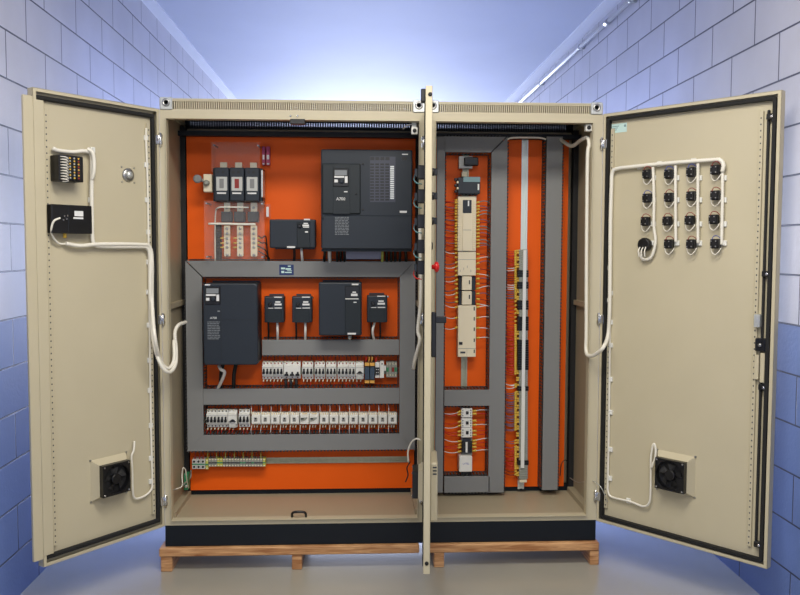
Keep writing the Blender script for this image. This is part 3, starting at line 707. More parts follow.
# contactors
def contactor(u0, u1, v0, v1, W0=None):
    x0, x1, z0, z1 = RECT(u0, v0, u1, v1, .33); W_, Hh = x1-x0, z1-z0
    t = thing('contactor', '', 'contactor', ((x0+x1)/2, PANEL, z0), 'square white contactors of the lower row')
    b = MB().box(x0+.0005, x1-.0005, .345, PANEL-.008, z0, z1, .001); b.box(x0+.002, x1-.002, .33, .346, z0+.12*Hh, z1-.22*Hh, .0015); build('body', b, 'white', t)
    c_ = build('coil_window', MB().box(x0+.30*W_, x0+.64*W_, .3292, .331, z0+.32*Hh, z0+.64*Hh), 'black', t)
    b = MB()
    for k in range(3):
        xx = x0+(.35+.115*k)*W_; b.box(xx-.0008, xx+.0008, .3284, .3296, z0+.36*Hh, z0+(.60 if k != 1 else .5)*Hh)
    build('contact_mark', b, 'white', c_)
    b = MB()
    for k in range(4):
        xx = x0+(.14+.24*k)*W_
        b.box(xx-.002, xx+.002, .3435, .3455, z1-.13*Hh, z1-.04*Hh)
        b.box(xx-.002, xx+.002, .3435, .3455, z0+.02*Hh, z0+.09*Hh)
    build('terminal_screws', b, 'yellow', t)
    return t
us = [251.2+9.65*k for k in range(5)]+[319.5+9.78*k for k in range(8)]
proto = contactor(251.2, 260.6, 413.4, 425.2); base = WM[proto].translation.copy()
N15 = sorted(us)
for i, u in enumerate(us):
    lab = ('square white contactor, %s right of the four lower breakers' % ORD[i]) if i < 5 else ('square white contactor, %s from the right end of the lower row' % ORD[12-i])
    if i == 0: proto['label'] = lab; continue
    W_ = WM[proto].copy(); W_.translation = base+Vector((P(u, 419, .33).x-P(251.2, 419, .33).x, 0, P(u, 419, .33).z-P(251.2, 419, .33).z)); dup(proto, W_, lab)
for i, u in enumerate((299.8, 309.4)):
    x0, x1, z0, z1 = RECT(u, 413.5, u+9.2, 424.8, .33); W_, Hh = x1-x0, z1-z0
    t = thing('motor_starter', '%s of two white devices with a slanted black lever amid the contactors' % ('left' if i == 0 else 'right'), 'motor starter', ((x0+x1)/2, PANEL, z0), 'lever devices, lower row')
    build('body', MB().box(x0, x1, .345, PANEL-.008, z0, z1, .001).box(x0+.002, x1-.003, .33, .346, z0+.05*Hh, z1-.22*Hh, .002), 'white', t)
    build('lever', MB().prism([(x0+.1*W_, z0+.30*Hh), (x0+.45*W_, z0+.34*Hh), (x0+.8*W_, z0+.56*Hh), (x0+.8*W_, z0+.66*Hh), (x0+.1*W_, z0+.62*Hh)], .327, .331), 'tgrey', t)
    build('rocker', MB().box(x0+.12*W_, x0+.42*W_, .3255, .3285, z0+.48*Hh, z0+.60*Hh, .001), 'black', t)
    build('terminal_screws', MB().box(x0+.01, x1-.01, .3435, .346, z1-.1*Hh, z1-.05*Hh), 'yellow', t)

# lower-left earth terminals on the bottom rail
for i in range(3):
    u0 = 192+i*4.4; x0, x1, z0, z1 = RECT(u0, 459.5, u0+4.2, 469, .335); Hh = z1-z0
    t = tag(build('power_terminal', MB().box(x0, x1, .335, PANEL-.008, z0, z1, .001), 'grey'), '%s of the three large grey power terminals at the left end of the bottom rail' % ORD[i], 'terminal block', 'large grey terminals, bottom rail')
    b = MB()
    for zz in (.22, .78): b.lathe([(.0058, 0), (.0050, .0015), (.002, .0010)], ((x0+x1)/2, .335, z0+zz*Hh), (0,-1,0), 10)
    build('screw_hole', b, 'black', t); build('marker', MB().box(x0, x1, .3342, .3352, z0+.44*Hh, z0+.56*Hh), 'green', t)
for i in range(21):
    u0 = 205.6+i*2.86; big = i == 0
    x0, x1, z0, z1 = RECT(u0, 458.6 if not big else 459.2, u0+2.62, 466.6 if not big else 469.4, .345); Hh = z1-z0
    kind_ = 'yellow' if big or i == 20 else ('green' if i in (4,5,12,13,16) else 'grey')
    t = tag(build('earth_terminal', MB().box(x0, x1, .345, PANEL-.008, z0, z1, .0008), 'gy' if (big or i in (4,5,20)) else 'tgrey'), '%s terminal on the bottom rail, number %s after the three large ones' % ({'yellow':'yellow', 'green':'striped green and grey', 'grey':'greenish grey'}[kind_], ['one','two','three','four','five','six','seven','eight','nine','ten','eleven','twelve','thirteen','fourteen','fifteen','sixteen','seventeen','eighteen','nineteen','twenty','twenty-one'][i]), 'terminal block', 'small terminals, bottom rail')
    b = MB()
    for zz in (.12, .88): b.box(x0+.0025, x1-.0025, .344, .3455, z0+(zz-.06)*Hh, z0+(zz+.06)*Hh)
    build('screw', b, 'cream', t); build('stripe', MB().box(x0, x1, .3442, .3452, z0+.40*Hh, z0+.56*Hh), 'green' if kind_ != 'grey' else 'dark', t)
# ------------------------------------------------------------------ fused main switch, upper left
Y = .26
x0, x1, z0, z1 = RECT(212, 167.5, 261.8, 201, Y); W_, Hh = x1-x0, z1-z0
t = thing('main_switch', 'three-pole dark main switch with grey pole covers and a side knob, upper left', 'main switch', ((x0+x1)/2, PANEL, z0))
build('body', MB().box(x0, x1, Y+.03, PANEL-.002, z0, z1, .003), 'drive', t)
pw = (x1-x0-.02)/3
for k in range(3):
    xa = x0+.012+k*pw; pc = build('pole_cover', MB().box(xa, xa+pw-.004, Y, Y+.035, z0+.0*Hh, z1, .003), 'drive', t)
    build('window', MB().box(xa+.008, xa+pw-.012, Y-.003, Y+.002, z0+.30*Hh, z0+.72*Hh, .002), 'grey', pc)
    build('window_print', MB().box(xa+.024, xa+pw-.028, Y-.004, Y-.002, z0+.38*Hh, z0+.66*Hh, .0005), 'dred' if k == 1 else 'duct', pc)
    build('name_plate', MB().box(xa+.012, xa+pw-.018, Y-.0015, Y+.001, z0+.21*Hh, z0+.255*Hh), 'print', pc)
    b = MB()
    for j in range(2): b.cyl((xa+.018+j*.024, Y-.001, z1-.022), (xa+.018+j*.024, Y+.002, z1-.022), .007, 10)
    build('vent_hole', b, 'black', pc)
    xs = xa+pw/2-.004
    build('upper_lug', MB().box(xs-.017, xs+.017, .33, .34, z1-.004, z1+.032, .001), 'copper', t)
build('side_bracket', MB().box(x1-.004, x1+.004, Y+.01, PANEL-.05, z0+.02, z1-.01, .001), 'galv', t)
xa, xb, za, zb_ = RECT(203.2, 174, 212, 192, .30); mp = build('mechanism', MB().box(xa, xb, .30, .36, za, zb_, .003), 'cream', t)
build('shaft_coupler', MB().lathe([(.014, 0), (.014, .02), (.006, .03)], ((xa+xb)/2-.003, .30, (za+zb_)/2), (0,-1,0), 12), 'tgrey', mp)
p = P(197.8, 179, .25); build('knob', MB().lathe([(.020, 0), (.020, .014), (.012, .018), (.006, .016)], p, (0,-1,0), 20), 'duct', t); build('knob_shaft', MB().cyl(p, (p.x, PANEL, p.z), .006), 'steel', t)
build('knob_arm', MB().box(p.x, xa+.005, .315, .325, p.z-.006, p.z+.006), 'steel', t)
# upper and lower acrylic guards
xa, xb, za, zb_ = RECT(211.8, 142, 260, 172, .30); t = thing('acrylic_guard', 'clear acrylic sheet above the main switch', 'guard', ((xa+xb)/2, .30, za), 'clear guards')
build('sheet', MB().box(xa, xb, .30, .303, za, zb_, .0008), 'acrylic', t); build('edge', MB().box(xa-.004, xa, .30, PANEL, za, zb_), 'acrylic', t)
for zz in (za+.015, zb_-.015): build('standoff', MB().cyl((xa+.01, .303, zz), (xa+.01, PANEL, zz), .004), 'steel', t)
build('standoff', MB().cyl((xb-.01, .303, zb_-.015), (xb-.01, PANEL, zb_-.015), .004), 'steel', t)
xa, xb, za, zb_ = RECT(204.2, 201, 264.5, 261, .28); t = thing('acrylic_guard', 'clear acrylic sheet in front of the three light busbars', 'guard', ((xa+xb)/2, .28, za), 'clear guards')
build('sheet', MB().box(xa, xb, .28, .283, za, zb_, .0008), 'acrylic', t)
for xx in (xa+.012, xb-.012):
    for zz in (za+.02, zb_-.012): build('standoff', MB().cyl((xx, .278, zz), (xx, PANEL, zz), .004), 'steel', t)
for (ua, ub, lab) in ((262, 265, 'narrow clear strip with magenta print, nearer to the main switch'), (266.2, 269.8, 'narrow clear strip with magenta and white print, second beside the main switch')):
    xa, xb, za, zb_ = RECT(ua, 146.5, ub, 165, .37); t = tag(build('warning_strip', MB().box(xa, xb, .37, PANEL-.001, za, zb_, .001), 'magenta'), lab, 'label strip', 'printed strips beside the main switch')
    Hh = zb_-za; build('print', MB().box(xa+.003, xb-.003, .3692, .3702, za+.3*Hh, za+.55*Hh).box(xa+.003, xb-.003, .3692, .3702, za+.02*Hh, za+.1*Hh), 'print', t)
xa, xb, za, zb_ = RECT(265.5, 204, 270, 218, .36); t = tag(build('warning_strip', MB().box(xa, xb, .36, PANEL-.001, za, zb_, .001), 'acrylic'), 'clear strip with white print above the wide drive', 'label strip'); Hh = zb_-za
build('print', MB().box(xa+.004, xb-.006, .3592, .3602, za+.1*Hh, za+.8*Hh), 'print', t)
# busbars with fuse blocks
for k, (ua, ub) in enumerate(((224, 230.2), (237, 243.3), (250.6, 257.2))):
    xa, xb, za, zb_ = RECT(ua, 225.5, ub, 256.5, .335); Hh = zb_-za
    t = thing('busbar', 'light tinned busbar with bolts, %s of the three under the main switch' % ('left', 'middle', 'right')[k], 'busbar', ((xa+xb)/2, PANEL, za), 'three tinned busbars')
    build('bar', MB().prism(rrect(xa, xb, za, zb_, .006), .335, .341, .001), 'cream', t)
    u0_, u1_, w0_, w1_ = RECT(ua, 202.5, ub, 213, .335); build('upper_bar', MB().box(u0_, u1_, .335, .341, w0_, w1_, .001), 'copper', t)
    for zz in (za+.05*Hh, za+.30*Hh, za+.44*Hh, za+.58*Hh, za+.74*Hh, za+.90*Hh): build('bolt', MB().lathe([(.0075, 0), (.0075, .003), (.004, .005)], ((xa+xb)/2, .335, zz), (0,-1,0), 6), 'steel', t)
    build('bolt', MB().lathe([(.0075, 0), (.0075, .003), (.004, .005)], ((xa+xb)/2, .335, (w0_+w1_)/2), (0,-1,0), 6), 'steel', t)
    c0_, c1_, e0_, e1_ = RECT(ua-3.0, 211.5, ub+1.2, 222, .31); build('insulator', MB().box(c0_, c1_, .31, .36, e0_, e1_, .003), 'drive', t)
    for zz in (za+.01, zb_-.01): build('support', MB().cyl(((xa+xb)/2, .341, zz), ((xa+xb)/2, PANEL, zz), .008), 'black', t)
    tw = 1 if k == 2 else -1
    for zz in (.30, .44, .60): 
        xs = xb if tw > 0 else xa; build('wire_lug', MB().tube([(xs, .338, za+zz*Hh), (xs+tw*.018, .335, za+zz*Hh-.002)], .004, 6), 'yellow', t)
for (ua, ub, lab) in ((214.8, 220.8, 'black ribbed support bar left of the three busbars'), (230.8, 236.4, 'black ribbed support bar between left and middle busbars')):
    xa, xb, za, zb_ = RECT(ua, 223, ub, 260.5, .36); b = MB()
    b.box(xa, xb, .375, PANEL-.001, za, zb_, .002)
    for k in range(7): z = za+.006+k*(zb_-za-.02)/6; b.box(xa+.002, xb-.002, .362, .376, z, z+.012, .002)
    if ua < 220: t = tag(build('support_bar', b, 'black'), lab, 'support bar', 'black ribbed bars')
y = .30
tag(build('wire', MB().tube([P(208.5, 223.8, .27), P(225, 223.8, .268), P(240, 224.2, .268), P(255.5, 224.3, .27)], .0055, 8), 'cable'), 'straight white cable lying across the three busbars', 'wire')
tag(build('wire', MB().tube([P(215.3, 261, .335), P(215, 235, .33), P(215.6, 213, .30), P(218.5, 207.7, .27), P(228, 207.2, .265), P(248.5, 207.4, .30)], .0035, 8), 'cable'), 'thin white wire bending over the upper ends of the busbars', 'wire')
for k in range(4):
    v = 236+k*5
    tag(build('wire', MB().tube([P(257.5+random.random(), v, .335), P(262, v+2, .325), P(266, v+random.uniform(-4,6), .33), P(267.6+k*.5, 258, .35), P(267.5+k*.5, 262, .36)], .003, 6), 'blackr'), 'thin black wire bending from the right busbar down into the duct, %s from the top' % ORD[k], 'wire', 'black wires right of the busbars')
# ================================================================== RIGHT CABINET: CONTROLLER COLUMN
def bx(name, t, u0, v0, u1, v1, yf, yb, m_, b_=.001):
    x0, x1, z0, z1 = RECT(u0, v0, u1, v1, yf); return build(name, MB().box(x0, x1, yf, yb, z0, z1, b_), m_, t)
def base(u0, v0, u1, v1): x0, x1, z0, z1 = RECT(u0, v0, u1, v1, .36); return ((x0+x1)/2, PANEL, z0)
RB = PANEL-.008
t = thing('socket_outlet', 'black socket on a pale plate at the top of the controller rail', 'socket', base(459, 156, 479, 168))
bx('base_plate', t, 459, 156.3, 472.5, 168.3, .355, RB, 'grey'); s_ = bx('socket', t, 464.2, 157, 478.6, 165.6, .335, .356, 'black', .005); bx('slot', s_, 467, 159.5, 475, 163.2, .3342, .336, 'drive')
t = thing('terminal_block', 'small cream terminal above the teal-topped power supply', 'terminal block', base(461.5, 172, 467, 177)); bx('body', t, 461.8, 172, 466.8, 176.6, .36, RB, 'cream')
t = thing('power_supply', 'dark power supply with teal top band above the white controller', 'power supply', base(456, 176, 480, 195))
bx('housing', t, 457.8, 177.3, 480.2, 193.8, .30, RB, 'drive', .003); bx('top_band', t, 463.3, 176.8, 480.3, 182, .297, .31, 'tealp', .001); bx('status_label', t, 477.7, 184, 479.2, 190, .2985, .301, 'white', 0)
for k in range(5): bx('terminal', t, 454.8+(k % 2)*2, 178+k*3, 457+(k % 2)*2, 180.4+k*3, .30, .33, ('cream' if k % 2 else 'drive'), .001)
b = MB(); x0, x1, z0, z1 = RECT(458, 193.2, 479, 195.2, .31)
for k in range(6): b.box(x0+k*(x1-x0)/6, x0+(k+.6)*(x1-x0)/6, .31, .33, z0, z1, .001)
build('lower_terminals', b, 'black', t)
t = thing('programmable_controller', 'tall white controller with a dark display, upper part of the column', 'controller', base(458, 195, 476, 251))
bx('body', t, 457.8, 196, 476.2, 251.2, .325, RB, 'cream', .002); c_ = bx('centre_panel', t, 462.7, 213.2, 471.8, 250.8, .318, .326, 'cream', .001); bx('panel_seam', c_, 463, 229.8, 471.4, 230.2, .3176, .3185, 'ghost', 0)
d_ = bx('display', t, 463, 200, 471.6, 213, .318, .326, 'drive', .001); bx('display_light', d_, 467.8, 200.6, 469.2, 206, .3172, .3185, 'print', 0)
bx('lower_seam', t, 458, 250.7, 476, 251.3, .3245, .326, 'ghost', 0)
for (ua, nm) in ((458.3, 'left'), (472.6, 'right')):
    x0, x1, z0, z1 = RECT(ua, 200, ua+3.2, 249, .322); b = MB()
    for k in range(22): z = z0+k*(z1-z0)/22; b.box(x0, x1, .3225, .3255, z, z+.0075, .0005)
    build('terminal_strip', b, 'cream', t)
t = thing('expansion_module', 'plain white expansion module directly below the controller with the display', 'controller module', base(458, 251, 476, 276))
bx('body', t, 458, 251.6, 475.9, 275.6, .328, RB, 'cream', .002); bx('seam', t, 458.4, 259.4, 475.5, 259.8, .3276, .329, 'ghost', 0)
x0, x1, z0, z1 = RECT(460, 262, 474, 272, .328); b = MB()
for k in range(4): b.box(x0+k*.018, x0+k*.018+.002, .3274, .3285, z0+.01*(k % 3), z0+.01*(k % 3)+.012)
build('panel_marks', b, 'ghost', t)
for i, (va, vb) in enumerate(((276.2, 290.4), (291, 305))):
    t = thing('interface_module', '%s of two narrow white modules with dark flanks in mid column' % ('upper', 'lower')[i], 'controller module', base(458, va, 476, vb), 'two narrow modules with dark flanks')
    bx('flank', t, 458.8, va, 475.5, vb, .350, RB, 'drive', .001); bx('front', t, 462.0, va+.2, 471.8, vb-.2, .328, .351, 'cream', .002); bx('switch', t, 468.9, va+4, 470, va+8, .3265, .329, 'black', 0)
t = thing('input_module', 'long white module with black slots along its right side, bottom of the column', 'controller module', base(458, 305, 476, 357))
bx('body', t, 458, 305.5, 476, 357, .325, RB, 'cream', .002)
for v in (308.5, 318.5, 329, 340, 351): bx('slot', t, 473.7, v-1.5, 474.8, v+2, .324, .326, 'black', 0)
bx('jack', t, 459, 342, 462.5, 344.8, .3235, .326, 'black', 0); bx('seam', t, 458.4, 348.3, 475.6, 348.7, .3245, .326, 'ghost', 0); bx('jack', t, 460.3, 351.6, 465.3, 353.4, .3235, .326, 'dark', 0); bx('seam', t, 466.8, 349, 467, 356.5, .3245, .326, 'ghost', 0)
# lower group
for i, (va, vb) in enumerate(((408.5, 417.6), (418.6, 427.8), (428.2, 437.6))):
    x0, x1, z0, z1 = RECT(461.3, va, 472.3, vb, .335)
    t = thing('control_relay', 'square white relay, %s of three above the white box' % ('top', 'middle', 'bottom')[i], 'relay', ((x0+x1)/2, PANEL, z0), 'three square relays')
    build('body', MB().box(x0, x1, .335, RB, z0, z1, .002), 'white', t); W_, Hh = x1-x0, z1-z0
    build('centre_knob', MB().box(x0+.42*W_, x0+.66*W_, .330, .336, z0+.38*Hh, z0+.70*Hh, .001), 'black', t)
    b = MB()
    for xx in (.10, .82):
        for k in range(3): b.box(x0+xx*W_, x0+(xx+.08)*W_, .3344, .3355, z0+(.15+.28*k)*Hh, z0+(.30+.28*k)*Hh)
    build('terminal_screws', b, 'dark', t)
t = thing('control_relay', 'dark relay with a white stripe between the square relays and the white box', 'relay', base(461, 438, 472, 455))
bx('base', t, 461.3, 438.2, 472.3, 455.4, .36, RB, 'tgrey'); bx('body', t, 461.8, 441.8, 472, 452.8, .335, .361, 'black', .002); bx('stripe', t, 465.6, 442, 467.6, 452.6, .334, .336, 'white', 0); bx('cap', t, 462.8, 438.4, 470.8, 441.6, .35, .361, 'dark')
t = thing('signal_isolator', 'plain white box with small blue lettering at the foot of the short rail', 'module', base(459, 456, 472, 473))
bx('body', t, 459.2, 456.4, 472.2, 472, .315, RB, 'white', .003); bx('foot', t, 461, 472, 471, 474, .34, RB, 'black', .001)
x0, x1, z0, z1 = RECT(462.5, 462, 469.5, 465.5, .315); text('LYTEL', .0125, facing((x0+x1)/2, .3146, (z0+z1)/2), 'bluep', t)

# ================================================================== TERMINAL COLUMN
cov = thing('terminal_cover_strip', 'long white strip running down the middle of the terminal column', 'cover strip', (P(523.2, 480, .34).x, .34, P(523, 480, .34).z))
x0, x1, z0, z1 = RECT(521.9, 250, 525.2, 468, .338); xb0, xb1, zb0, zb1 = RECT(521.2, 387, 526.5, 468, .338)
build('strip', MB().box(x0, x1, .336, .345, zb1, z1, .001), 'print', cov); build('lower_strip', MB().box(xb0, xb0+.018, .336, .345, zb0, zb1, .001), 'white', cov)
v = 249.5; i = 0; NN = 0; last = None; gi = -1; gc = {True: 0, False: 0}
darks = [(271, 278.3), (283.2, 289.3), (300.3, 308.6), (318.5, 330.5), (340.6, 369), (387, 391.3), (461.3, 464)]
while v < 479:
    dk = any(a-1 <= v+1.0 <= c for a, c in darks)
    if dk != last: last = dk; gi = 0; gc[dk] += 1
    gi += 1
    x0, x1, z0, z1 = RECT(519.2 if not dk else 517.6, v, 527.8 if not dk else 528.6, v+2.05, .345)
    o = build('rail_terminal', MB().box(x0, x1, .345 if not dk else .342, RB, z0, z1, .0006), 'black' if dk else 'tgrey')
    tag(o, 'thin %s terminal of the vertical column, %s within its %s %s run from the top' % ('black' if dk else 'grey', nth(gi), nth(gc[dk]), 'black' if dk else 'grey'), 'terminal block', 'black terminals of the column' if dk else 'grey terminals of the column')
    if not dk:
        xa, xb, _, _ = RECT(516.2, v, 519.3, v+2, .352)
        if gi % 3: build('wire_marker', MB().box(xa, xb, .352, .362, z0+.001, z1-.001, .0008), 'yellow', o)
        build('screw', MB().cyl((x1-.006, .344, (z0+z1)/2), (x1-.006, .346, (z0+z1)/2), .0032, 8), 'steel', o)
    v += 2.32; i += 1; NN += 1
tag(build('end_stop', MB().box(*RECT(519.5, 479.5, 527, 482.5, .35)[:2], .35, RB, *RECT(519.5, 479.5, 527, 482.5, .35)[2:], .001), 'cream'), 'cream end stop closing the foot of the terminal column', 'end stop')

# ================================================================== SHORT WIRES (each one a copy of a prototype)
def wire_proto(name, m_, L, sag, r=.0016, marker=True, label='', group='', vertical=False):
    t = thing(name, label, 'wire', (0,0,0), group)
    n = 6; pts = []
    for k in range(n+1):
        s = k/n; q = Vector((L*s, -.012*math.sin(math.pi*s), -sag*math.sin(math.pi*s)))
        pts.append(q)
    if vertical: pts = [Vector((p.z*.6, p.y, p.x)) for p in pts]
    build('conductor', MB().tube(pts, r, 5, 2), m_, t)
    if marker:
        e = pts[-1]; a = e-(pts[-1]-pts[-2]).normalized()*.014
        build('sleeve', MB().cyl(a, e, r*(2.6 if not vertical else 1.9), 6), 'yellow' if not vertical else 'cream', t)
    return t
protos = {}; COUNT = {}
def wire(kind, m_, a, e, label, group, jitter=.0, r=.0021, vertical=False, marker=True):
    """place a copy of the unit wire from a to e"""
    key = (kind, m_, label); COUNT[key] = COUNT.get(key, 0)+1
    own = label+(', %s from the top' if kind == 'h' else ', %s from the left') % nth(COUNT[key])
    d = e-a; L = d.length
    X = d.normalized(); Zv = Vector((0,-1,0)) if vertical else Vector((0,-1,0)); Yv = Zv
    # frame: local x along the wire (or z when vertical), local y towards the wall
    if vertical:
        Zc = X; Yc = Vector((0,1,0)); Xc = Yc.cross(Zc).normalized(); Yc = Zc.cross(Xc)
    else:
        Xc = X; Yc = Vector((0,1,0)); Zc = Xc.cross(Yc).normalized(); Yc = Zc.cross(Xc)
    W_ = Matrix((Xc, Yc, Zc)).transposed().to_4x4(); W_.translation = a
    s = L/.06; S = Matrix.Diagonal((1, 1, s, 1)) if vertical else Matrix.Diagonal((s, 1, 1, 1)); W_ = W_ @ S
    if key not in protos:
        t = wire_proto('wire', m_, .06, jitter, r, marker, own, group, vertical); t.matrix_world = W_; WM[t] = W_; protos[key] = t; return t
    return dup(protos[key], W_, own)
lw = 'short %s wire left of the tall white controllers'; rw = 'short %s wire right of the tall white controllers'
def v_rows(a, b_, st): 
    out = []; x = a
    while x <= b_: out.append(x); x += st
    return out
nm = {'red':'red', 'dred':'dark red', 'violet':'violet', 'teal':'teal', 'print':'white', 'blackr':'black', 'bluew':'blue', 'yellow':'yellow'}
k = 0
for v in v_rows(199.5, 249, 2.9)+v_rows(253, 303, 4.4)+[307.2, 317.5, 327]:
    m_ = ('red', 'dred', 'red', 'violet')[k % 4] if v < 250 else (('print', 'red', 'violet')[k % 3] if v < 306 else 'print')
    wire('h', m_, P(444, v+random.uniform(-3, 3), .365), P(457.6, v, .345), lw % nm[m_], 'short wires left of the controller column', random.uniform(.004, .01)); k += 1
k = 0
for v in v_rows(203, 249, 3.4)+v_rows(254, 304, 5.0)+[307.5, 318, 328, 338]:
    m_ = ('teal', 'violet', 'dred', 'teal')[k % 4] if v < 250 else (('print', 'violet', 'dred')[k % 3] if v < 306 else 'print')
    wire('h', m_, P(490, v+random.uniform(-3, 4), .365), P(476.4, v, .345), rw % nm[m_], 'short wires right of the controller column', random.uniform(.004, .01)); k += 1
k = 0
for v in (411, 414, 421, 425, 431, 435, 441, 444, 447, 451):
    m_ = 'red' if k % 3 else 'print'
    wire('h', m_, P(444, v+random.uniform(-3, 3), .365), P(461, v, .35), 'short %s wire left of the three square relays' % nm[m_], 'wires left of the square relays', .006)
    wire('h', m_, P(490, v+random.uniform(-3, 3), .365), P(472.6, v, .35), 'short %s wire right of the three square relays' % nm[m_], 'wires right of the square relays', .006); k += 1
segs = [(251, 266, 1.7, 'red'), (267.5, 270, 2, 'print'), (271, 284, 2.2, 'dred'), (284.5, 289, 2, 'print'), (290, 299, 2, 'violet'), (301, 325, 4, 'red'), (327, 374, 1.6, 'red'), (384, 387, 1.2, 'print'), (392, 431, 1.7, 'violet'), (440, 446, 3, 'violet'), (447, 470, 1.8, 'red'), (471, 476, 3, 'dred')]
for (a, c, st, m_) in segs:
    for v in v_rows(a, c, st):
        wire('h', m_, P(505.5, v+random.uniform(-1.6, 1.6), .372), P(516.6, v, .356), 'short %s wire from the duct to the terminal column' % nm[m_], 'short %s wires left of the terminal column' % nm[m_], .004)
# vertical stubs at the breaker rows
def stubs(us_, va, vb, lab, grp, mats, y0=.352, y1=.358, r=.0017):
    for k, u in enumerate(us_):
        m_ = mats[k % len(mats)]; wire('v', m_, P(u+random.uniform(-.5, .5), vb, y1), P(u, va, y0), lab % nm[m_], grp, .004, r, True)
upper = [262+1.78+3.55*k for k in range(6)]+[285, 289, 293, 297]+[303.8+3.6*k for k in range(3)]+[316+3.6*k for k in range(3)]+[327.5+3.6*k for k in range(3)]+[339+3.6*k for k in range(5)]+[357, 361]
stubs(upper, 362.6, 354.6, 'short %s wire above the upper breaker row', 'wires above the upper breaker row', ['blackr', 'dred', 'red'])
stubs(upper, 379.3, 389.2, 'short %s wire below the upper breaker row', 'wires below the upper breaker row', ['red', 'dred', 'blackr'])
low = [208+3.55*k for k in range(6)]+[230, 233.5]+[240.3+3.7*k for k in range(3)]
stubs(low, 410.5, 403.8, 'short %s wire above the lower breakers', 'wires above the lower breakers', ['blackr', 'dred'])
stubs(low, 427.8, 435.2, 'short %s wire below the lower breakers', 'wires below the lower breakers', ['red', 'red', 'blackr'])
cts = sorted(us+[299.8, 309.4])
for u in cts:
    stubs([u+2, u+6.8], 413.6, 403.8, 'short %s wire above a contactor', 'wires above the contactors', ['dred', 'blackr'])
    stubs([u+.3], 413.6, 403.8, 'short %s wire standing between two contactors', 'white wires between the contactors', ['print'])
    stubs([u+3.5, u+6.2], 425, 435.2, 'short %s wire below a contactor', 'wires below the contactors', ['dred', 'blackr'])
    stubs([u+.8], 425, 435.2, 'short %s wire dropping between two contactors', 'white wires below the contactors', ['print'])
for q_, (u, m_) in zip(('left', 'middle', 'right'), ((285.5,'blackr'), (290.5,'blackr'), (296,'blackr'))):
    tag(build('cable', MB().tube([P(u, 379, .348), P(u+.4, 384, .34), P(u, 389.5, .352)], .0075, 8), m_), 'thick black cable below the low-toggle breaker, %s of three' % q_, 'cable', 'three thick black cables')
for i, u in enumerate((195, 199.5, 203)):
    tag(build('wire', MB().tube([P(u, 459.8, .345), P(u+.3, 455, .348), P(u, 450, .36)], .003, 6), 'dred'), 'dark red wire rising from the %s large grey terminal into the duct' % ORD[i], 'wire', 'wires above the large grey terminals')
for k in range(19):
    u = 208+k*2.95; tag(build('wire', MB().tube([P(u+.3, 459.2, .355), P(u-.3, 455, .352), P(u+.3, 450, .365)], .002, 6), ('gy', 'blackr', 'dred')[k % 3]), '%s wire rising from the small bottom-rail terminals, %s wire from the left' % (('yellow-green', 'black', 'dark red')[k % 3], nth(k+1)), 'wire', 'wires above the small terminals')
for q_, u, m_ in zip(ORD, (365.5, 368.5, 371.5, 375.5), ('red', 'amber', 'amber', 'red')):
    tag(build('wire', MB().tube([P(u, 362.4, .34), P(u+.8, 358, .335), P(u-.3, 354, .36)], .003, 6), m_), '%s wire curling above the amber relays, %s from the left' % (m_, q_), 'wire', 'wires above the amber relays')

# ================================================================== THINGS ON THE DOORS
def switch_block(T, label, u, v, group, round_=False):
    X, Z = DH(T, u, v, .012); base_ = T @ Vector((X, INN, Z)); R3 = T.to_3x3()
    if R3.determinant() < 0: R3 = Matrix((R3.col[0]*-1, R3.col[1], R3.col[2])).transposed()
    t = thing('switch_contact_block', label, 'switch contact block', base_, group, R3)
    def bb(): return MB(T)
    build('collar', bb().lathe([(.018, 0), (.018, .006), (.015, .009), (.015, .012)], (X, INN, Z), (0,1,0), 18), 'steel', t)
    if round_:
        build('body', bb().lathe([(.029, .010), (.030, .016), (.030, .034), (.026, .040)], (X, INN, Z), (0,1,0), 24), 'black', t)
        b = bb()
        for a in (-.014, 0, .014): b.tube([(X+a, INN+.04, Z-.012), (X+a*1.1, INN+.052, Z-.03), (X+a, INN+.045, Z-.055)], .003, 6)
        build('lead', b, 'cable', t)
    else:
        b = bb(); b.box(X-.0185, X+.0185, INN+.011, INN+.034, Z-.019, Z+.021, .002); b.box(X-.015, X+.015, INN+.034, INN+.043, Z-.014, Z+.016, .002); build('body', b, 'black', t)
        b = bb()
        for (a, c_) in ((-.010, .012), (.010, .012), (-.010, -.010), (.010, -.010)): b.cyl((X+a, INN+.0425, Z+c_), (X+a, INN+.0445, Z+c_), .0028, 8)
        build('terminal_screw', b, 'steel', t)
        b = bb(); b.tube([(X-.013, INN+.036, Z-.016), (X-.012, INN+.03, Z-.034), (X, INN+.026, Z-.044), (X+.014, INN+.026, Z-.034), (X+.022, INN+.018, Z-.016)], .0019, 6); build('lead', b, 'cable', t)
        b = bb(); b.tube([(X-.010, INN+.036, Z+.018), (X-.004, INN+.032, Z+.032), (X+.010, INN+.028, Z+.033), (X+.022, INN+.016, Z+.020)], .0016, 6); build('upper_lead', b, 'dred' if random.random() < .6 else 'bluew', t)
    return t
grid = {0: (174.3, 174.3, 172.3, 170.0), 1: (198.3, 197.6, 196.2, 195.5), 2: (221.6, 221.2, 220.5, 219.6), 3: (244.6, 244.2, 244.2, 244)}
colu = (646.2, 668.0, 690.3, 714.5); rown = ('top', 'second', 'third', 'bottom'); coln = ('leftmost', 'second', 'third', 'rightmost')
for r in range(4):
    for c_ in range(4):
        rd = r == 3 and c_ == 0
        lab = 'round black sounder body with hanging leads at the lower left of the switch grid' if rd else 'black switch block in the %s row, %s column of the right door grid' % (rown[r], coln[c_])
        u = colu[c_] + (-1.6 if r == 2 else 0) + (-2.4 if rd else 0); switch_block(TR, lab, u, grid[r][c_], 'switch blocks on the right door', rd)
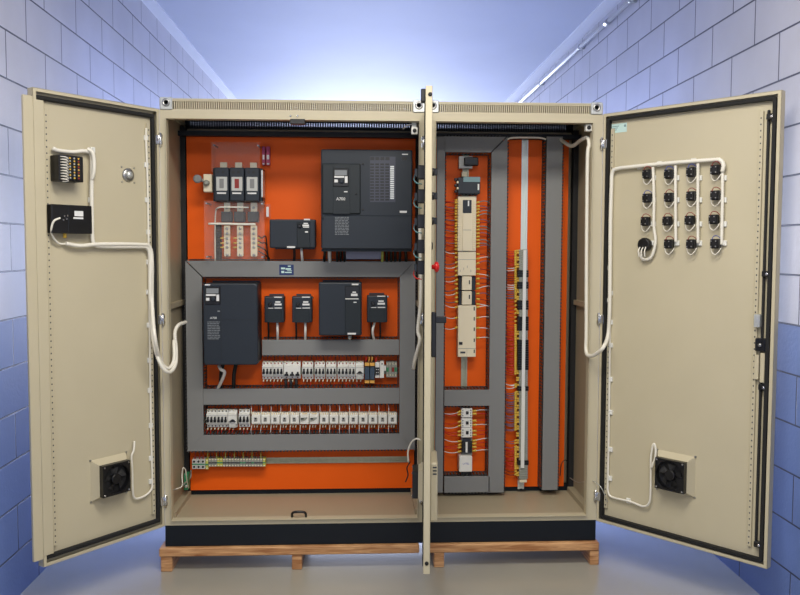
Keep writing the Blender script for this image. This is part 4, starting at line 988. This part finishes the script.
# middle door: contact blocks inside (left), heads outside (right)
for i, v in enumerate((172, 196, 221, 246, 267)):
    X = .42; Z = P(427.5, v, (TM @ Vector((X, 0, 0))).y).z; o = TM @ Vector((X, INN, Z)); R3 = TM.to_3x3(); R3 = Matrix((R3.col[0]*-1, R3.col[1], R3.col[2])).transposed()
    lab = 'black switch with leads through the middle door, %s from the top' % ORD[i] if i < 4 else 'red mushroom emergency button on the middle door with its black contact block behind'
    t = thing('push_button', lab, 'push button', o, 'push buttons through the middle door', R3)
    build('contact_block', MB(TM).box(X-.02, X+.02, INN+.01, .030, Z-.030, Z+.026, .003), 'black', t)
    build('contact_tip', MB(TM).box(X-.014, X+.014, .030, .042, Z-.020, Z+.012, .002), 'drive', t)
    b = MB(TM)
    for k in range(2): b.tube([(X-.01+.02*k, .04, Z-.01), (X-.005, .044, Z-.03), (X+.02*k, .034, Z-.045), (X+.01, .012, Z-.05)], .0022, 6)
    build('lead', b, 'teal' if i < 4 else 'red', t)
    if i == 4: build('mushroom_head', MB(TM).lathe([(.009, 0), (.010, .012), (.021, .016), (.022, .024), (.017, .031), (.006, .034)], (X, OUT, Z), (0,-1,0), 22), 'redb', t)
    elif i == 3: build('push_head', MB(TM).lathe([(.016, 0), (.016, .004), (.012, .007)], (X, OUT, Z), (0,-1,0), 18), 'black', t)
    else: build('selector_head', MB(TM).lathe([(.016, 0), (.016, .008), (.013, .012)], (X, OUT, Z), (0,-1,0), 18).box(X-.005, X+.005, OUT-.024, OUT-.010, Z-.014, Z+.014, .002), 'black', t)
# swing handle on the outside
Xh = .545; Zt = P(427.5, 312, -.55).z; Zb = P(427.5, 357, -.55).z
hd = build('handle', MB(TM).box(Xh-.016, Xh+.016, OUT-.020, OUT, Zb, Zt, .004), 'black', dM)
build('swing_lever', MB(TM).box(Xh-.010, Xh+.010, OUT-.060, OUT-.015, P(427, 323, -.55).z, P(427, 316.5, -.55).z, .003), 'black', hd)
# fan cover box on the outside of the middle door + fan inside
def fan(T, label, u, v, s=.068, plate=True, inn=INN, X=None, Z=None, cover_dir=1, up=.035):
    if X is None: X, Z = DH(T, u, v, INN+up)
    R3 = T.to_3x3()
    if R3.determinant() < 0: R3 = Matrix((R3.col[0]*-1, R3.col[1], R3.col[2])).transposed()
    t = thing('filter_fan', label, 'filter fan', T @ Vector((X, INN, Z)), 'filter fans of the doors', R3)
    q = s+.021
    b = MB(T)     # tapered beige hood
    o = [(X-q, INN, Z-q), (X+q, INN, Z-q), (X+q, INN, Z+q), (X-q, INN, Z+q)]; i_ = [(X-s, INN+up, Z-s), (X+s, INN+up, Z-s), (X+s, INN+up, Z+s), (X-s, INN+up, Z+s)]
    b.add(o+i_, [(0,1,5,4), (1,2,6,5), (2,3,7,6), (3,0,4,7), (0,3,2,1), (4,5,6,7)]); build('hood', b, 'beige', t)
    a = INN+up
    fr = MB(T); n = 28; out = []; inn_ = []
    for k in range(n):
        th = 2*math.pi*k/n+math.pi/4; c_, s_ = math.cos(th), math.sin(th); m_ = 1/max(abs(c_), abs(s_)); out.append((c_*m_*s, s_*m_*s)); inn_.append((c_*s*.92, s_*s*.92))
    vs = [(X+p[0], y, Z+p[1]) for y in (a, a+.025) for L in (out, inn_) for p in L]; fs = []
    for k in range(n):
        j = (k+1) % n; fs += [(k, j, n+j, n+k), (2*n+k, 3*n+k, 3*n+j, 2*n+j), (k, 2*n+k, 2*n+j, j), (n+k, n+j, 3*n+j, 3*n+k)]
    fr.add(vs, fs); f_ = build('fan_frame', fr, 'black', t)
    for (dx, dz) in ((-1,-1), (1,-1), (1,1), (-1,1)): build('screw', MB(T).lathe([(.0045, 0), (.004, .002)], (X+dx*(s-.008), a+.025, Z+dz*(s-.008)), (0,1,0), 8), 'chrome', f_)
    b = MB(T)
    for k in range(5):
        th = 2*math.pi*k/5; pts = []
        for (rr, da, yy) in ((.022, -.25, .008), (.022, .35, .018), (.052, .55, .019), (.052, -.15, .007)): pts.append((X+rr*math.cos(th+da), a+yy, Z+rr*math.sin(th+da)))
        b.add(pts+[(p[0], p[1]-.0015, p[2]) for p in pts], [(0,1,2,3), (7,6,5,4), (0,4,5,1), (1,5,6,2), (2,6,7,3), (3,7,4,0)])
    build('blade', b, 'blackr', t); build('hub', MB(T).lathe([(.023, .006), (.023, .022), (.020, .024)], (X, a, Z), (0,1,0), 22), 'black', t)
    build('rear_plate', MB(T).box(X-s+.002, X+s-.002, a, a+.002, Z-s+.002, Z+s-.002), 'blackr', t)
    b = MB(T); g = a+.0235
    for (dx, dz) in ((1,0), (-1,0), (0,1), (0,-1)): b.box(X+min(0, dx)*.054-.002*abs(dz), X+max(0, dx)*.054+.002*abs(dz), a+.003, a+.006, Z+min(0, dz)*.054-.002*abs(dx), Z+max(0, dz)*.054+.002*abs(dx))
    build('spoke', b, 'black', t)
    b = MB(T); b.box(X-q-.004, X-q+.004, INN, INN+.004, Z-q-.004, Z-q+.004); b.box(X+q-.004, X+q+.004, INN, INN+.004, Z-q-.004, Z-q+.004); b.box(X+q-.004, X+q+.004, INN, INN+.004, Z+q-.004, Z+q+.004); b.box(X-q-.004, X-q+.004, INN, INN+.004, Z+q-.004, Z+q+.004)
    build('corner_clip', b, 'steel', t)
    return t
fan(TL, 'square black fan on a beige hood low on the left door', 113.5, 478)
fan(TR, 'square black fan on a beige hood low on the right door', 672, 474.5)
Zf = P(416, 475, -.2).z
fan(TM, 'black fan seen from the side on the inner face of the middle door', 0, 0, X=.30, Z=Zf, up=.042, s=.058)
xh0, xh1 = .19, .41
b = MB(TM); b.box(xh0, xh1, OUT-.032, OUT, Zf-.14, Zf+.11, .006); cv = build('fan_cover', b, 'beige', dM)
b = MB(TM)
for k in range(3): b.box(xh1-.03, xh1+.001, OUT-.028, OUT-.012, Zf+.06+k*.014, Zf+.066+k*.014)
build('cover_slots', b, 'dark', cv)
# left door devices
def dbox(name, T, t, u0, v0, u1, v1, ya, yb, m_, b_=.001):
    um, vm = (u0+u1)/2, (v0+v1)/2; xa = DH(T, u0, vm, yb)[0]; xb = DH(T, u1, vm, yb)[0]; za = DH(T, um, v1, yb)[1]; zb_ = DH(T, um, v0, yb)[1]
    return build(name, MB(T).box(xa, xb, ya, yb, za, zb_, b_), m_, t)
RL = TL.to_3x3()
X, Z = DH(TL, 70.5, 181, INN)
t = thing('panel_meter', 'black meter housing with rows of small coloured terminals, high on the left door', 'meter', TL @ Vector((X, INN, Z)), None, RL)
dbox('housing', TL, t, 59.3, 155.5, 83.6, 181.5, INN, .045, 'black', .003)
X0 = DH(TL, 61, 168, .045)[0]; X1 = DH(TL, 82.5, 168, .045)[0]; Z0_ = DH(TL, 71, 179.5, .045)[1]; Z1_ = DH(TL, 71, 157, .045)[1]
for c_ in range(3):
    xa = X0+(X1-X0)*(.36+.2*c_)
    strip_ = build('terminal_row', MB(TL).box(xa-.008, xa+.008, .045, .053, Z0_, Z1_, .001), 'blackr', t); b = MB(TL); b2 = MB(TL)
    for k in range(8):
        z = Z0_+(k+.5)*(Z1_-Z0_)/8; (b if (k+c_) % 2 else b2).cyl((xa, .053, z), (xa, .0545, z), .0036, 8)
    build('screw', b, 'yellow', strip_); build('screw', b2, 'dred' if c_ == 2 else 'galv', strip_)
b = MB(TL)
for k in range(9): z = Z1_-.002-k*.011; b.tube([(X0+.002, .046, z), (X0-.012, .060, z-.002), (X0-.026, .056, z-.008), (X0-.004, .047, z-.010)], .0022, 5, 2)
# (coiled leads at the meter's edge)
tag(build('wire_bundle', b, 'cable'), 'loose white leads curling along the far edge of the black meter', 'wire')
X, Z = DH(TL, 72, 234, INN)
t = thing('control_unit', 'wide black box with a white sticker below the meter on the left door', 'control box', TL @ Vector((X, INN, Z)), None, RL)
dbox('housing', TL, t, 51.8, 205, 92.3, 233.5, INN, .025, 'black', .003)
sx = dbox('sticker', TL, t, 74.5, 211, 83.3, 216.3, .025, .0256, 'print', 0); dbox('sticker', TL, t, 73.5, 217.3, 83.3, 219, .025, .0256, 'print', 0)
dbox('seam', TL, t, 68.3, 206, 68.7, 233, .0248, .0256, 'drive', 0)
for (u, v) in ((64.5, 216), (63.5, 220), (66.8, 219), (67.5, 215.5)):
    xx, zz = DH(TL, u, v, .025); build('terminal_screw', MB(TL).lathe([(.0035, 0), (.003, .002)], (xx, .025, zz), (0,1,0), 8), 'chrome', t)
xx, zz = DH(TL, 66, 235, .01); build('brass_gland', MB(TL).cyl((xx, .002, zz-.012), (xx, .002, zz+.014), .007, 10), 'yellow', t)
X, Z = DH(TL, 128, 175, INN)
t = thing('door_lamp', 'round steel lamp fitting with four screws on the left door', 'lamp', TL @ Vector((X, INN, Z)), None, RL)
build('bezel', MB(TL).lathe([(.030, 0), (.030, .004), (.022, .010), (.020, .010)], (X, INN, Z), (0,1,0), 24), 'steel', t); build('lens', MB(TL).lathe([(.018, .008), (.014, .018), (.006, .022)], (X, INN, Z), (0,1,0), 18), 'galv', t)
for a in (-.032, .032):
    for c_ in (-.032, .032): build('screw', MB(TL).lathe([(.004, 0), (.003, .003)], (X+a, INN, Z+c_), (0,1,0), 8), 'steel', t)

# ================================================================== CABLE LOOMS
def loom(name, label, segs, r, m_='cable', clips=(), T=None, wrap=.10, group=None, cat='cable'):
    pts0 = segs[0][0]; t = thing(name, label, cat, pts0, group)
    for s_ in segs: build('cable_run' if len(segs) > 1 else 'cable_sleeve', MB().tube(s_, r, 8, 6, wrap, .011), m_, t)
    for (u, v) in clips:
        X, Z = DH(T, u, v, INN); build('adhesive_clip', MB(T).box(X-.011, X+.011, INN, INN+.008, Z-.011, Z+.011, .001).box(X-.004, X+.004, INN+.008, INN+.013, Z-.010, Z+.010, .001), 'white', t)
    return t
LD = lambda u, v, Y=.0: DP(TL, u, v, Y); RD = lambda u, v, Y=.0: DP(TR, u, v, Y)
loom('cable_loom', 'thick white loom on the left door, from the meter across and looping into the cabinet',
     [[LD(52.5, 148.3, -.005), LD(58, 150.5, -.004), LD(72, 152, -.003), LD(84, 151, -.002), LD(91, 154, -.002), LD(92, 165), LD(91.5, 190), LD(92, 215), LD(92.5, 238), LD(95, 245), LD(104, 246.5), LD(122, 246.7), LD(140, 246.8), LD(147, 248), LD(150, 256), LD(150.3, 275), LD(150.5, 300), LD(152, 330), P(156, 352, -.12), P(163, 368, -.13), P(170, 372, -.10), P(175.5, 364, -.04), P(176, 348, .02), P(174.8, 334, .03), P(178, 325.5, .05), P(186, 322, .14)],
      [LD(87, 149, .0), LD(92, 152, .012), LD(93.8, 160, .012), LD(93.6, 172, .01), LD(91.5, 180, .0)],
      [LD(66, 243.5, 0), LD(80, 245.8, .004), LD(100, 244.3, .006), LD(140, 244.5, .004), LD(149.5, 247, .004), LD(152, 262, .004), LD(152, 300, .004), P(154.5, 335, -.17), P(160, 360, -.11), P(168, 368.5, -.08), P(174, 360, -.03), P(174, 340, .03)]],
     .0085, clips=((92, 150), (90, 200), (106, 246), (148, 232), (148, 262)), T=TL)
loom('cable', 'thin white cable curving around the left end of the black control box', [[LD(60, 218, .03), LD(54, 221, .03), LD(51.3, 229, .02), LD(53, 237, .005), LD(59, 243.5, -.005), LD(66, 243.8, -.008)]], .0042, wrap=0)
loom('cable', 'thin white cable down the hinge side of the left door to the fan', [[LD(146.3, 128, -.01), LD(146, 140, -.012), LD(147.5, 180, -.012), LD(148.5, 240, -.012), LD(149.5, 320, -.012), LD(150.5, 400, -.012), LD(151.5, 450, -.012), LD(152.3, 480, -.01), LD(151.5, 489, -.008), LD(146, 495, -.006), LD(138, 498.5, -.006), LD(134, 497, -.005), LD(132.7, 489, .0), LD(132.3, 470, .0), LD(131.5, 457, .002), LD(133.8, 450, .0), LD(134.5, 441, -.005)]], .0048, wrap=0,
     clips=((145.5, 138), (146, 165), (146.5, 200), (148, 292), (148.5, 325), (149, 360), (149.5, 390), (150.5, 425), (150.5, 458), (150.5, 481)), T=TL)
loom('cable_loom', 'thick white loom above the switch grid of the right door, running down into the cabinet',
     [[RD(722, 172, 0), RD(723.5, 165), RD(720, 160), RD(712, 160), RD(690, 161.5), RD(660, 164), RD(635, 166.5), RD(618, 168.5), RD(612.5, 172), RD(611.5, 185), RD(610.5, 220), RD(610, 270), RD(609.5, 310), RD(608, 335, .0), P(603.5, 347, -.12), P(596, 354, -.08), P(589, 356, -.03), P(586, 350, .015), P(586.3, 330, .02), P(586.6, 250, .02), P(587.5, 160, .02), P(589, 146, .03), P(587.5, 138, .06), P(581, 140, .12), P(572, 146, .22), P(564, 142, .30), P(560.5, 139.5, .33)]], .0088,
     clips=((609, 185), (609, 230), (609, 268), (609, 300), (660, 164), (640, 167), (694, 161)), T=TR)
gn = ('leftmost', 'second', 'third', 'rightmost')
cp = ([[653, 167], [654, 200], [653.8, 225], [655.5, 240], [653.5, 252], [649.5, 258.5], [642.5, 259], [640, 252]], [[675.5, 165.5], [675.5, 200], [675.8, 243]], [[698, 163.5], [697.8, 200], [698, 244]], [[722.5, 170], [722.3, 205], [721.5, 246]])
for i, pp in enumerate(cp):
    loom('cable_loom', 'vertical white loom beside the %s column of switch blocks' % gn[i], [[RD(u, v, -.005) for (u, v) in pp]], .0068, clips=[(pp[0][0]+(2 if i else 1), vv) for vv in (178, 200, 224, 243)], T=TR, group='vertical looms of the switch grid')
loom('cable', 'thin white cable down the hinge side of the right door to the fan', [[RD(609.8, 316, -.012), RD(609.5, 380, -.012), RD(608.7, 440, -.012), RD(607.8, 480, -.012), RD(608, 491, -.01), RD(612, 497, -.008), RD(630, 501.5, -.006), RD(643, 506.3, -.005), RD(649, 503, -.002), RD(650.5, 492, .0), RD(650.8, 470, .0), RD(651.2, 455, .002), RD(653.5, 444, .0), RD(655.5, 448, .0), RD(655, 458, .006), RD(651.5, 468, .008)]], .005, wrap=0,
     clips=((611, 293), (611, 322), (611, 345), (610.8, 379), (610.8, 412), (610.8, 449), (610.3, 478), (629, 500.5)), T=TR)
loom('cable', 'thin white cable running across the top of the terminal column to the far right duct', [[P(507, 139.5, .33), P(512, 137.8, .325), P(525, 137.5, .325), P(540, 137.8, .325), P(546, 139.5, .32)]], .0045, wrap=0)
loom('cable_loom', 'grey-white spiral loom hanging between cabinet post and middle door', [[P(420, 225, -.05), P(420.5, 250, -.06), P(421, 280, -.06), P(420.5, 305, -.06), P(418.5, 322, -.05), P(418, 332, -.05), P(420, 340, -.06), P(417, 352, -.03), P(414.5, 362, .0), P(413.5, 369, .03)]], .0085)
loom('cable', 'thin white cable arching from the side fan of the middle door', [[P(408.5, 462, -.02), P(408, 452, -.03), P(411, 443, -.04), P(416, 438.8, -.06), P(420.5, 440, -.08)]], .004, wrap=0)
loom('cable', 'black twisted leads hanging left of the side fan of the middle door', [[P(410, 462, .0), P(407, 468, .02), P(408, 475, .02), P(405.5, 482, .03)]], .003, 'blackr', wrap=0)

# ================================================================== SMALL ITEMS IN THE CABINETS
for (u, v, cab_) in ((414.6, 130.6, 'left'), (588.9, 127.6, 'right')):
    x0, x1, z0, z1 = RECT(u-3.1, v-3.4, u+3.1, v+3.4, .006)
    t = thing('door_switch', 'white square door switch with a round black centre under the roof of the %s cabinet' % cab_, 'door switch', ((x0+x1)/2, .035, z0), 'door switches')
    build('body', MB().box(x0, x1, .006, .035, z0, z1, .002), 'white', t); build('bracket', MB().box(x0+.004, x1-.004, .035, .06, z1-.006, 2.112), 'galv', t); build('plunger', MB().lathe([(.009, 0), (.009, .004), (.005, .006)], ((x0+x1)/2, .006, (z0+z1)/2), (0,-1,0), 16), 'black', t)
x0 = P(405, 130, .1).x
loom('cable', 'thin pale wire curling from the left door switch', [[P(403, 129, .12), P(407, 125.5, .10), P(412, 124.5, .05), P(415.5, 127.5, .04)]], .003, 'pinkc', wrap=0)
loom('earth_strap', 'braided earth strap at the lower left hinge side', [[P(171.5, 491, .04), P(180, 487.5, .2), P(186, 482, .3), P(190.5, 477, .36), P(191, 470, .38)]], .0035, 'tgrey', wrap=0)
loom('cable', 'thin white lead looping up the left side wall near the floor', [[P(188.5, 488, .3), P(186.5, 478, .22), P(185.5, 470, .2), P(183, 468, .18), P(182, 475, .18), P(182, 486, .15), P(176, 489, .10)]], .0025, 'cable', wrap=0)
t = thing('earth_terminal', 'small green earth clamp low on the left inner wall', 'terminal block', tuple(P(187.5, 485, .33)))
a = P(187, 483, .33); build('body', MB().box(a.x-.012, a.x+.010, .31, .36, a.z-.03, a.z+.05, .002), 'green', t); build('bolt', MB().lathe([(.008, 0), (.008, .006), (.004, .009)], (a.x, .31, a.z-.01), (0,-1,0), 6), 'galv', t)
loom('earth_strap', 'thin earth lead arching from the right cabinet to its door', [[P(570, 478, .36), P(577, 482, .25), P(583, 482, .12), P(590, 480.5, .03), P(596, 482.5, -.03), P(602, 489, -.07), RD(607.5, 502, -.005)]], .002, 'galv', wrap=0)
loom('cable', 'thin dark lead curling low beside the far right duct', [[P(560, 476, .36), P(561.5, 464, .35), P(565, 460, .36), P(567.5, 462, .38)]], .0022, 'blackr', wrap=0)
